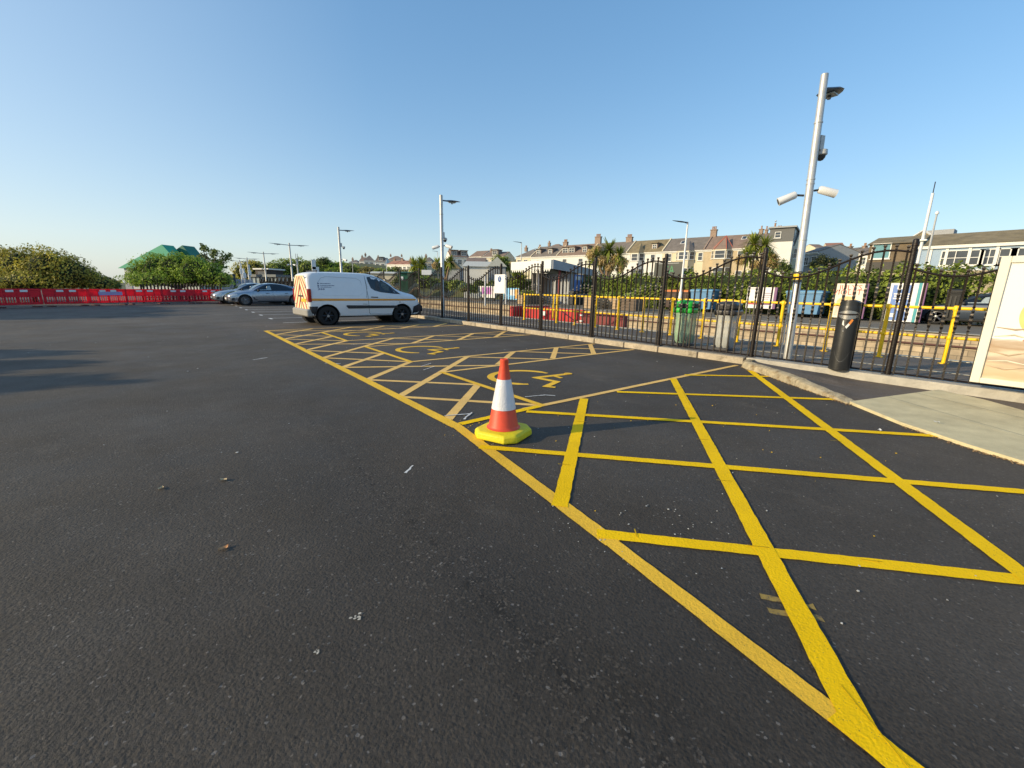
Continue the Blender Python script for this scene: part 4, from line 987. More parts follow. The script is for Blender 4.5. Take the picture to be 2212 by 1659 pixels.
# ---- saloon cars, x runs from the tail to the nose
CST = [(0, .42, .78, .90, .62, .5), (.06, .34, .80, .98, .76, .6), (.25, .28, .84, 1.06, .86, .62), (.7, .22, .88, 1.16, .91, .60), (1.15, .20, .90, 1.28, .925, .58), (1.6, .19, .91, 1.375, .925, .57), (2.1, .18, .91, 1.44, .925, .575), (2.5, .18, .91, 1.445, .925, .575), (2.85, .18, .91, 1.38, .925, .57), (3.15, .18, .90, 1.24, .925, .60), (3.42, .18, .89, 1.05, .92, .66), (3.6, .18, .87, .98, .915, .70), (4.0, .19, .82, .94, .905, .68), (4.4, .21, .74, .86, .88, .62), (4.62, .24, .66, .77, .80, .55), (4.74, .30, .58, .68, .66, .45), (4.78, .36, .52, .60, .5, .35)]
CW, CR = (1.05, 3.91), .34
def car(label, loc, rz, paint, rimm, detail=True):
    c = thing('parked_car', label, 'car', loc, rz)
    c.scale = (1, 1, .97)
    b = body_mesh(CST, 50).obj('body', paint, c, smooth=30)
    cut_arches(b, CW, .385, CR, .3)
    for p_ in b.data.polygons: p_.use_smooth = True
    b.data.set_sharp_from_angle(angle=rad(30))
    MB().box((2.4, 0, .36), (4.1, 1.3, .3)).obj('underbody', M_GAP, c)
    for x in CW:
        for s_ in (-1, 1):
            MB().lathe([(.382, s_*.86), (.382, s_*.5), (.01, s_*.5)], (x, 0, CR), 28, 'y', caps=False).obj('wheel_well', M_GAP, c)
            wheel(c, x, s_*.80, CR, .23, s_, .245, 5, rimm)
    cw = [(3.40, .925), (3.24, 1.02), (3.0, 1.16), (2.72, 1.29), (2.35, 1.36), (1.9, 1.34), (1.5, 1.24), (1.18, 1.10), (1.0, 1.01), (1.3, .965), (2.3, .945)]
    for s_ in (-1, 1):
        wd = panel(CST, cw, s_, .007, 'side_window', M_GLASS, c)
        line_on(CST, [(2.32, .95), (2.28, 1.36)], s_, .014, 'pillar', M_TRIM, wd, .006)
        line_on(CST, [(3.42, .93), (3.24, 1.035), (3.0, 1.175), (2.72, 1.305), (2.35, 1.375), (1.9, 1.355), (1.48, 1.25), (1.15, 1.11), (.97, 1.005)], s_, .010, 'window_trim', M_TRIM, c, .003)
        panel(CST, [(2.62, 1.24), (2.42, 1.28), (2.40, 1.0), (3.05, .985), (3.06, 1.02), (2.46, 1.04), (2.48, 1.22)], s_, .010, 'painted_window_light', mat('car_reflection', (.30, .36, .38), .2, .3, 20), wd)
        line_on(CST, [(2.34, .94), (2.36, .6), (2.30, .32)], s_, .005, 'door_gap', M_GAP, c); line_on(CST, [(3.42, .90), (3.5, .62), (3.42, .32), (1.45, .30)], s_, .005, 'door_gap', M_GAP, c)
        line_on(CST, [(1.0, .95), (1.2, .72), (1.42, .58), (1.45, .32)], s_, .005, 'door_gap', M_GAP, c)
        for x in (2.55, 1.45): panel(CST, [(x, .80), (x+.2, .805), (x+.2, .775), (x, .77)], s_, .014, 'door_handle', M_TRIM, c)
        mi = MB().rbox((3.15, s_*1.0, .985), (.12, .16, .12), .045, n=3).obj('wing_mirror', M_TRIM, c, smooth=40)
        panel(CST, [(4.28, .70), (4.35, .745), (4.6, .69), (4.68, .62), (4.55, .60), (4.36, .64)], s_, .006, 'headlight', mat('car_headlight', (.75, .76, .74), .08, spec=.8), c)
        panel(CST, [(3.36, .52), (3.46, .54), (3.40, .44), (3.2, .36), (3.3, .35), (3.42, .40)], s_, .012, 'side_vent', M_TRIM, c)
        panel(CST, [(4.46, .48), (4.54, .5), (4.62, .44), (4.60, .34), (4.48, .34)], s_, .008, 'air_intake', M_TRIM, c)
        panel(CST, [(3.3, .29), (3.2, .24), (1.6, .23), (1.5, .29)], s_, .014, 'side_skirt', M_TRIM, c)
        panel(CST, [(.06, .80), (.35, .86), (.38, .80), (.08, .74)], s_, .008, 'rear_light', mat('rear_light_red', (.32, .01, .01), .15), c)
    R_ = []
    for x in (2.78, 2.95, 3.15, 3.42):
        q = ring_params(CST, x); R_.append([(x+.006, y*q[5]*.95, q[3]+.008-.02*abs(y)**3) for y in (-1, -.6, -.2, .2, .6, 1)])
    MB().loft(R_, False, False).obj('windscreen', M_GLASS, c, smooth=60)
    MB().rbox((4.765, 0, .56), (.05, .62, .20), .02).obj('grille', mat('grille_grey', (.35, .35, .34), .2, metal=.7), c)
    MB().box((4.75, 0, .34), (.06, .9, .08)).obj('lower_grille', M_TRIM, c)
    MB().box((4.80, 0, .44), (.012, .5, .11)).obj('number_plate', mat('plate_white', (.8, .8, .78), .4), c)
    MB().prism([(.55, -.012, 1.13), (.75, -.012, 1.17), (.60, -.012, 1.22)], (0, .024, 0)).obj('aerial_fin', paint, c)
    return c
M_SILV = mat('silver_blue_paint', (.30, .33, .385), .22, .03, 3, metal=.75, coat=1.)
car('silver grey saloon car parked nose out in front of the barriers', (3.33+3.91+.04, 32.35, 0), rad(180+4), M_SILV, mat('alloy_dark', (.20, .20, .21), .3, .3, metal=.8))

car('second silver car, its nose and windscreen showing behind the first one', (3.33+3.91-.55, 34.95, 0), rad(180+4), mat('silver_paint', (.42, .44, .46), .22, .03, 3, metal=.7, coat=1.), mat('alloy_dark', (.2, .2, .2)))
# ------------------------------------------------------------------ red plastic barriers
M_RB = mat('barrier_red', (.86, .03, .06), .42, .14, 5, transl=.5, dirt=((.6, .03, .04), 7., .62))
bt = thing('barrier', 'red plastic crowd barrier', 'barrier'); bt.scale = (1, 1, .9)
W_b, H_b = 1.93, 1.0
mb = MB()
mb.rbox((0, 0, H_b-.06), (W_b, .055, .12), .02); mb.rbox((0, 0, .58), (W_b-.04, .05, .07), .015); mb.rbox((0, 0, .20), (W_b, .055, .12), .02)
mb.rbox((0, 0, .76), (W_b-.1, .03, .30), .01)
for s_ in (-1, 1): mb.rbox((s_*(W_b/2-.04), 0, .57), (.08, .05, .86), .018)
for i in range(18): mb.box((-W_b/2+.1+i*(W_b-.2)/17, 0, .39), (.030, .03, .32))
for i in range(3): mb.box((-W_b/4+i*W_b/4, 0, .55), (.05, .045, .8))
f0 = mb.obj('panel', M_RB, bt, smooth=30)
for s_ in (-1, 1):
    MB().rbox((s_*.7, 0, .03), (.13, .52, .06), .03).obj('foot', mat('barrier_foot', (.10, .03, .03), .8, .2, 12), bt, smooth=40)
    MB().rbox((s_*.27, -.034, .88), (.30, .012, .115), .005).obj('label_plate', mat('label_white', (.74, .73, .72), .5), bt)
    MB().rbox((s_*.27, .034, .88), (.30, .012, .115), .005).obj('label_plate', mat('label_white', (.74, .73, .72), .5), bt)
bpx = [(-60, 660), (40/2.765/1.4756, (700+765/2.765)/1.4756)]
bl = [(-9.0, 30.9), (-7.15, 32.35), (-5.55, 33.75), (-3.95, 35.05), (-2.35, 36.25), (-.65, 37.05), (1.1, 37.75), (2.9, 38.75), (4.6, 39.6)]
bl = [(x*.945, y*.945) for x, y in bl]
labs = ['red plastic barrier at the far left edge, cut by the frame', 'red plastic barrier in front of the yellow-green end of the big bush', 'red plastic barrier under the darker middle of the big bush', 'red plastic barrier with lilac patch under the low end of the big bush',
        'red plastic barrier in front of the pale wall of the green roofed hall', 'red plastic barrier under the left half of the round green shrub', 'red plastic barrier under the right half of the round green shrub', 'red plastic barrier ending just left of the silver car', 'red plastic barrier hidden behind the nose of the silver car']
first = True
for i in range(8):
    a, b_ = Vector((*bl[i], 0)), Vector((*bl[i+1], 0)); mid = (a+b_)/2; ang = math.atan2(b_.y-a.y, b_.x-a.x)+(.03 if i % 2 else -.03)
    if first: bt.location = mid; bt.rotation_euler = (0, 0, ang); bt['label'] = labs[i]; bt['group'] = 'red barriers across the car park'; first = False
    else:
        c_ = copy_tree(bt, mid, ang, labs[i])
        if i == 3: MB().box((.12, -.03, .72), (1.2, .012, .22)).obj('lilac_panel', mat('lilac_sheet', (.45, .34, .55), .6, .1), c_)
#--PART4--

# ------------------------------------------------------------------ vegetation
def rnd_dir():
    while True:
        v = Vector((random.uniform(-1, 1), random.uniform(-1, 1), random.uniform(-1, 1)))
        if .05 < v.length < 1: return v.normalized()
def crown_mesh(blobs, n, size, seed=1, droop=0., shell=.55, flat=False):
    rr = random.Random(seed); mb = MB()
    tot = sum((b[3]*b[4]*b[5])**.667 for b in blobs)
    for b in blobs:
        k = int(n*(b[3]*b[4]*b[5])**.667/tot)
        for i in range(k):
            d = rnd_dir()
            if d.z < -.75: d.z = -d.z
            q = Vector((d.x*b[3], d.y*b[4], d.z*b[5])); c = Vector(b[:3])
            nz = noise.noise((c+q)*(.9/max(.4, b[3]*.5)))
            r = (shell+(1.04-shell)*rr.random()**.55)*(1+.42*nz)*(rr.uniform(1.05, 1.22) if rr.random() < .05 else 1.)
            p = c+q*r
            s_ = size*(.5+1.3*rr.random()**1.8)
            nd = (d+rnd_dir()*.9).normalized(); u = nd.orthogonal().normalized(); a = rr.random()*2*PI; w = nd.cross(u)
            t = (u*math.cos(a)+w*math.sin(a)); t.z -= droop; t.normalize(); v = nd.cross(t).normalized()
            mb.add([p-t*s_*.5, p+v*s_*.28+nd*s_*.06, p+t*s_*.55, p-v*s_*.28+nd*s_*.06], [(0, 1, 2, 3)])
    return mb
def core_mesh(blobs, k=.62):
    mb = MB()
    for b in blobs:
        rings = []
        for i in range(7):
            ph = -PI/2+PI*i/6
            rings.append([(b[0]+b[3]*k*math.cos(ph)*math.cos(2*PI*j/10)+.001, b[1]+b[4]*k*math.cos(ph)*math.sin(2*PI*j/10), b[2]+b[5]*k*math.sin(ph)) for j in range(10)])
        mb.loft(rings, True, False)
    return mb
def limbs(base, blobs, r, rr):
    mb = MB(); b0 = Vector(base); top = Vector((sum(b[0] for b in blobs)/len(blobs), sum(b[1] for b in blobs)/len(blobs), sum(b[2] for b in blobs)/len(blobs)))
    mid = b0.lerp(top, .45)+Vector((rr.uniform(-.1, .1), rr.uniform(-.1, .1), 0))
    mb.tube([b0, b0.lerp(mid, .5)+Vector((rr.uniform(-.05, .05), 0, 0)), mid], [r*1.25, r, r*.8], 8)
    for b in blobs:
        e = Vector(b[:3])+Vector((rr.uniform(-.2, .2)*b[3], rr.uniform(-.2, .2)*b[4], .35*b[5])); m_ = mid.lerp(e, .5)+Vector((rr.uniform(-.15, .15), rr.uniform(-.15, .15), .1))
        mb.tube([mid, m_, e], [r*.6, r*.4, r*.12], 6)
    return mb
M_BARK = mat('bark', (.09, .065, .045), .9, .3, 8, .4)
L_OLIVE = leafmat('leaf_olive', (.11, .10, .022), (.70, .62, .10)); L_GREEN = leafmat('leaf_green', (.045, .09, .012), (.46, .62, .075)); L_DARK = leafmat('leaf_dark', (.035, .06, .018), (.24, .30, .07))
L_MID = leafmat('leaf_mid', (.07, .11, .02), (.46, .54, .10)); L_YEL = leafmat('leaf_yellow', (.16, .15, .03), (.68, .60, .11)); L_BRN = leafmat('leaf_brown', (.10, .09, .03), (.46, .38, .12)); L_HEDGE = leafmat('leaf_hedge', (.018, .042, .010), (.36, .44, .06))
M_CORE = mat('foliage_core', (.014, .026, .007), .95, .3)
def tree(name, label, cat, base, blobs, n, size, lm, group=None, trunk=True, seed=1, core=.6, r=.12, droop=0., shell=.55):
    t = thing(name, label, cat, base, 0, group)
    c = crown_mesh(blobs, n, size, seed, droop, shell).obj('crown', lm, t, fix=False)
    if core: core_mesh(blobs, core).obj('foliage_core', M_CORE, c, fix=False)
    if trunk: limbs((0, 0, 0), blobs, r, random.Random(seed)).obj('trunk', M_BARK, t, smooth=60)
    return t
def blobs_px(pts, d, base, depth_k=.8):
    # pts: (px, py, half width px, half height px) -> ellipsoids standing at forward depth d, relative to the base point
    out = []
    for x, y, hw, hh in pts:
        p = W(x, y, d+random.uniform(-.06, .06)*d*.5)-Vector(base); k = d/FPX
        out.append((p.x, p.y, p.z, hw*k, hw*k*depth_k, hh*k))
    return out
def px_tree(name, label, cat, px, d, pts, n, size, lm, z0=0., **kw):
    b = W(px, 620, d); b.z = z0 if z0 is not None else hill(b.x, b.y)
    return tree(name, label, cat, b, blobs_px(pts, d, b), n, size, lm, **kw)
px_tree('big_bush', 'wide olive green bush behind the barriers at the far left', 'bush', 70, 26, [(-60, 575, 60, 45), (10, 578, 55, 42), (55, 580, 50, 45), (110, 580, 48, 42), (150, 590, 42, 36), (185, 602, 34, 26), (215, 612, 26, 16), (90, 608, 90, 22), (0, 612, 70, 20), (-120, 590, 60, 40)], 32000, .105, L_OLIVE, r=.12, droop=.2, core=.72)
px_tree('low_bush', 'low dark green bush at the thin end of the big olive bush', 'bush', 215, 29, [(195, 606, 22, 20), (222, 612, 22, 14), (243, 617, 16, 9), (175, 612, 24, 15)], 3000, .16, L_DARK, trunk=False)
px_tree('round_shrub', 'dense bright green shrub in front of the green roofed hall', 'shrub', 385, 33, [(310, 592, 28, 26), (345, 585, 38, 32), (385, 582, 40, 32), (425, 588, 38, 30), (460, 598, 30, 24), (482, 605, 16, 14), (300, 605, 20, 16), (385, 605, 92, 20)], 24000, .125, L_GREEN, trunk=True, droop=.25, core=.74)
px_tree('sparse_tree', 'open crowned tree rising right of the round green shrub', 'tree', 455, 44, [(446, 541, 11, 9), (468, 549, 15, 9), (487, 560, 13, 9), (440, 554, 12, 7), (464, 566, 20, 9), (436, 533, 5, 7), (496, 552, 6, 5), (478, 576, 14, 8)], 900, .24, L_DARK, core=0, shell=.2)
# trees beyond the car and the van
bg = [
 ('yellow green tree behind the white posts left of the grey car', 540, 92, [(525, 588, 24, 20), (548, 580, 22, 16), (572, 590, 20, 18)], 2600, .55, L_YEL),
 ('dark conifer like tree top behind the third double lamp', 548, 110, [(545, 572, 18, 10), (562, 580, 14, 14)], 900, .5, L_DARK),
 ('brown green tree behind the white posts and the second double lamp', 578, 95, [(578, 595, 22, 24), (592, 602, 16, 18)], 1800, .5, L_BRN),
 ('bright green round tree left of the closest double lamp', 610, 92, [(600, 586, 20, 22), (622, 578, 24, 20), (612, 602, 32, 18), (585, 580, 10, 14)], 3800, .5, L_MID),
 ('broad green tree behind the closest double arm lamp', 655, 95, [(645, 576, 24, 18), (668, 580, 22, 18), (655, 600, 34, 18)], 3800, .5, L_MID),
 ('dark green tree just above the rear of the van roof', 690, 100, [(690, 578, 20, 18), (700, 565, 16, 9), (680, 592, 20, 14)], 2200, .5, L_DARK),
 ('deep green tree behind the single arm lamp column', 722, 100, [(715, 580, 20, 14), (738, 578, 18, 14), (725, 590, 26, 12)], 2400, .5, L_GREEN),
 ('olive tree right of the single arm lamp column', 765, 95, [(758, 582, 20, 11), (775, 586, 18, 10), (760, 592, 26, 9)], 2000, .45, L_MID),
 ('low olive tree under the cream houses above the van cab', 800, 90, [(790, 585, 16, 9), (808, 588, 20, 10), (795, 596, 28, 9)], 2000, .45, L_BRN),
 ('low green tree under the white houses near the van windscreen', 835, 88, [(822, 589, 16, 9), (842, 588, 16, 10), (835, 597, 26, 8)], 1800, .42, L_MID),
 ('small brown green tree below the red roofed terrace', 868, 86, [(858, 586, 14, 10), (875, 592, 14, 9)], 1300, .4, L_BRN),
 ('green tree beside the white dormer house on the hill', 1082, 95, [(1076, 562, 14, 12), (1090, 566, 14, 12), (1083, 578, 20, 10)], 1700, .45, L_MID),
 ('dark tree between the modern white block and the lamp column', 1690, 55, [(1688, 574, 16, 12), (1700, 580, 14, 10), (1676, 582, 12, 8)], 1100, .3, L_DARK),
 ('shrubby dark green tree above the hedge right of the lamp column', 1790, 75, [(1775, 562, 18, 12), (1795, 568, 18, 12), (1760, 572, 14, 10)], 1100, .4, L_BRN),
]
for i, (lab, px, d, pts, n, sz, lm) in enumerate(bg):
    px_tree('background_tree', lab, 'tree', px, d, pts, int(n*.9), sz*.62, lm, z0=None, group='trees beyond the car park', seed=i+3, core=.7, r=.2)
# more distant tree belt closing the horizon
for i in range(30):
    px = -150+i*27; d = 150+random.uniform(-15, 25); b = W(px, 612, d); b.z = 0
    h = random.uniform(9, 24) if px > 480 else random.uniform(3, 9)
    bl_ = blobs_px([(px, 612-h*.45, random.uniform(16, 26), h*.62), (px+9, 612-h*.3, 18, h*.5)], d, b)
    if px < 240 or px > 480:
        tree('distant_tree', 'far off green tree in the hazy belt on the horizon', 'tree', b, bl_, 420, .9, (L_DARK, L_MID, L_BRN)[i % 3], 'distant tree belt', seed=i+50, core=.75, r=.25)
# hedge along the far platform
hb = G(1375, 660, .1)
t = thing('hedge', 'long leafy hedge along the back of the far platform', 'hedge', (27.6, 12, .1))
hbl = []
y = -9.6
while y < 10.4:
    hbl.append((random.uniform(-.1, .1), y, random.uniform(.95, 1.15), random.uniform(.75, .95), random.uniform(.95, 1.3), random.uniform(1.2, 1.42))); y += .85
hm = crown_mesh(hbl, 36000, .15, 9, .3, .66).obj('foliage', L_HEDGE, t, fix=False)
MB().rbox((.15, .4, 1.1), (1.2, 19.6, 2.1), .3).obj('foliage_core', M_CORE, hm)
# dark rear hedge to the left of it
t = thing('hedge', 'dark shaded hedge between the station shelter and the long hedge', 'hedge', (28.3, 25.5, .1))
hm = crown_mesh([(0, y_, 1.1, .8, 1.2, 1.3) for y_ in (-2.6, -1.3, 0, 1.2)], 2600, .2, 5).obj('foliage', L_DARK, t, fix=False)
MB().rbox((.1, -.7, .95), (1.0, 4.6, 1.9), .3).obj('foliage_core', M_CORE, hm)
# planting along the far platform further left
for i, (px, d, pts, lab) in enumerate(((1000, 44, [(985, 618, 18, 12), (1005, 622, 16, 10), (1020, 626, 14, 9)], 'dark shrub on the far platform left of the purple banner'), (1040, 46, [(1035, 618, 16, 11), (1050, 622, 14, 9), (1064, 618, 12, 10)], 'dark shrub on the far platform above the purple banner'), (930, 52, [(915, 612, 20, 16), (940, 616, 20, 14), (960, 618, 18, 12)], 'dark shrub behind the railing right of the van nose'), (880, 58, [(865, 612, 18, 14), (888, 612, 18, 14), (902, 614, 14, 12)], 'dark shrub behind the railing above the van bonnet'), (1130, 40, [(1120, 620, 16, 14), (1140, 622, 14, 14), (1156, 622, 12, 16)], 'dark shrub under the left end of the shelter canopy'))):
    px_tree('platform_shrub', lab, 'shrub', px, d, pts, 1500, .24, L_DARK if i % 2 else L_MID, z0=.1, group='shrubs along the far platform', trunk=False, seed=90+i, core=.7)

# cabbage palms
M_PTR = mat('palm_trunk', (.22, .15, .09), .9, .3, 12, .5)
L_PALM = leafmat('palm_green', (.06, .09, .018), (.46, .50, .09)); L_STRAW = leafmat('palm_straw', (.40, .27, .10), (.80, .62, .30))
def rosette(mb, c, R_, n, rr, up=.35, w_=.035):
    for i in range(n):
        a = rr.random()*2*PI; e = rr.uniform(-.75, 1.2); L_ = R_*rr.uniform(.75, 1.15)
        d = Vector((math.cos(a)*math.cos(e), math.sin(a)*math.cos(e), math.sin(e))); side = Vector((-math.sin(a), math.cos(a), 0))
        P = []
        for k in range(4):
            u = k/3; p = Vector(c)+d*L_*u; p.z -= .28*L_*u*u*(1.1-math.sin(e)); P.append((p, w_*(.5, 1., .8, .08)[k]))
        mb.add([p-side*x for p, x in P]+[p+side*x for p, x in P], [(k, k+1, 5+k, 4+k) for k in range(3)])
def palm(label, px, py_base, d, heads, z0=.1, s_=1., straw=(), trunk_px=None):
    base = W(px, 640, d); base.z = z0
    t = thing('cabbage_palm', label, 'palm tree', base, 0, 'cabbage palms beyond the railing'); rr = random.Random(int(px)); k = d/FPX
    tr = MB(); cr = MB(); stw = MB(); zt = W(trunk_px or px, 620, d)-base
    for (hx, hy, R_) in heads:
        p = W(hx, hy, d+rr.uniform(-.4, .4))-base; m_ = Vector((zt.x*.4, zt.y*.4, max(.5, p.z*.5)))
        tr.tube([(0, 0, 0), m_*.6, m_, p], [.17*s_, .14*s_, .11*s_, .07*s_], 8)
        rosette(cr, p, R_*k, 150, rr, w_=.045*s_)
    for (hx, hy, R_) in straw:
        p = W(hx, hy, d-.3)-base
        for i in range(420):
            dd = rnd_dir(); a = p+Vector((dd.x*R_*k, dd.y*R_*k, dd.z*R_*k*.95))*rr.random()**.4; e = a+rnd_dir()*.14*s_-Vector((0, 0, .12*s_)); sd_ = rnd_dir()*.045*s_
            stw.add([a-sd_, a+sd_, e], [(0, 1, 2)])
    tr.obj('trunk', M_PTR, t, smooth=50); cr.obj('crown', L_PALM, t, fix=False)
    if straw: stw.obj('flower_plume', L_STRAW, t, fix=False)
    return t
palm('cabbage palm with straw coloured plumes left of the terrace gable', 1308, 640, 38, [(1316, 540, 30), (1285, 556, 26), (1338, 552, 24), (1308, 562, 28)], straw=[(1278, 548, 12), (1300, 562, 13), (1330, 560, 14), (1345, 566, 12), (1318, 575, 12), (1290, 538, 9), (1340, 580, 9)], s_=1.3)
palm('cabbage palm with pale plumes beside the modern white block', 1640, 640, 34, [(1628, 528, 30), (1652, 530, 26), (1615, 552, 24), (1660, 556, 24)], straw=[(1668, 556, 13), (1655, 570, 13), (1600, 560, 11), (1630, 572, 10), (1675, 570, 9)], s_=1.2)
palm('small cabbage palm above the dark shrub right of the van nose', 905, 640, 54, [(895, 574, 22), (912, 570, 22), (905, 582, 22)], s_=1.5)
palm('small cabbage palm beside the lamp column near the van', 965, 640, 54, [(972, 566, 18), (962, 574, 18), (945, 568, 16)], s_=1.5, straw=[(940, 572, 7)])
palm('cabbage palm standing under the left end of the shelter canopy', 1124, 640, 41, [(1112, 600, 22), (1130, 604, 20), (1120, 596, 18)], s_=1.2)
palm('yellowing small palm behind the platform lamp left of the shelter', 1105, 640, 60, [(1098, 574, 12), (1112, 574, 12)], s_=1.3, straw=[(1106, 572, 8)])
# trees standing left of the picture whose shadows lie across the car park
tree('shade_tree', 'broad tree left of the car park throwing the long far shadow', 'tree', (-17.6, 32.2, 0), [(0, 0, 4.2, 2.6, 3.6, 2.0), (.4, 3.4, 4.0, 2.2, 2.6, 2.0), (.3, -3.4, 4.2, 2.2, 2.4, 1.8), (0, 0, 2, 2.6, 5.5, 1.6), (0, 1.5, 3, 2.4, 4, 2)], 6500, .3, L_GREEN, None, seed=31, core=.95, r=.3)
tree('shade_tree', 'spiky open tree left of the car park throwing the near shadow', 'tree', (-13.4, 13.3, 0), [(0, .7, 3.4, 1.3, .9, .8), (.2, -1.0, 3.7, 1.2, .7, .6), (.3, 2.2, 3.5, .9, .7, .5), (-1, 0, 2.4, 1.8, 2.0, .9)], 2200, .3, L_GREEN, None, seed=32, core=.8, r=.16)
#--PART5--

# ------------------------------------------------------------------ houses
M_WIN = mat('window_glass', (.05, .06, .075), .08, .4, .6, spec=.8)
M_WFR = mat('window_frame_white', (.72, .71, .67), .5, .05)
M_SLATE = mat('roof_slate', (.18, .155, .135), .8, .25, 1.2, .3, dirt=((.16, .13, .06), 1.4, .6))
M_MOSS = mat('roof_moss', (.22, .175, .10), .85, .3, 1.0, .3, dirt=((.22, .17, .05), 1.8, .56))
M_BRNR = mat('roof_brown', (.23, .165, .13), .85, .22, 1.2, .3, dirt=((.13, .10, .08), 2, .6))
M_REDR = mat('roof_red', (.33, .16, .11), .85, .22, 1.2, .3)
M_WW = mat('render_white', (.74, .72, .67), .8, .06, .8, dirt=((.60, .57, .50), 1.3, .64)); M_WC = mat('render_cream', (.66, .58, .42), .8, .08, .8, dirt=((.52, .44, .31), 1.2, .62)); M_WT = mat('stone_tan', (.50, .40, .26), .85, .14, 1.5, .2, dirt=((.38, .30, .20), 1.5, .58))
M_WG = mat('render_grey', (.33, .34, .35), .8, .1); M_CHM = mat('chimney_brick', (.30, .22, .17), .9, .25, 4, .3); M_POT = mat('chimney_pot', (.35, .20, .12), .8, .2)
def frame_of(A, B):
    A, B = Vector(A), Vector(B); d = B-A; return math.atan2(d.y, d.x), Vector((d.x, d.y, 0)).length
def window(parent, u, z, w, h, y=0., bars=1, m=None):
    mb = MB()
    f = .09
    mb.box((u, y-.02, z-h/2+f/2), (w, .10, f)); mb.box((u, y-.02, z+h/2-f/2), (w, .10, f))
    for s_ in (-1, 1): mb.box((u+s_*(w/2-f/2), y-.02, z), (f, .10, h-2*f))
    mb.box((u, y-.015, z), (w-2*f, .07, .06))
    if bars > 1: mb.box((u, y-.012, z), (.06, .05, h-2*f))
    mb.box((u, y-.06, z-h/2-.05), (w+.2, .2, .08))
    o = mb.obj('window', M_WFR, parent)
    MB().poly([(u-w/2+.05, y-.008, z-h/2+.05), (u+w/2-.05, y-.008, z-h/2+.05), (u+w/2-.05, y-.008, z+h/2-.05), (u-w/2+.05, y-.008, z+h/2-.05)]).obj('pane', m or M_WIN, o)
    return o
def chimney(parent, u, y, z0, w, h, d=.7, pots=3):
    w *= .72; h = .5+(h-.5)*.62
    c = MB().box((u, y, z0+h/2), (w, d, h)).box((u, y, z0+h+.06), (w+.18, d+.18, .14)).obj('chimney', M_CHM, parent)
    for i in range(pots):
        MB().lathe([(.15, 0), (.12, .1), (.11, .5), (.14, .52), (.14, .6)], (u+(i-(pots-1)/2)*w*.8/max(1, pots), y, z0+h+.1), 8).obj('chimney_pot', M_POT, c)
    return c
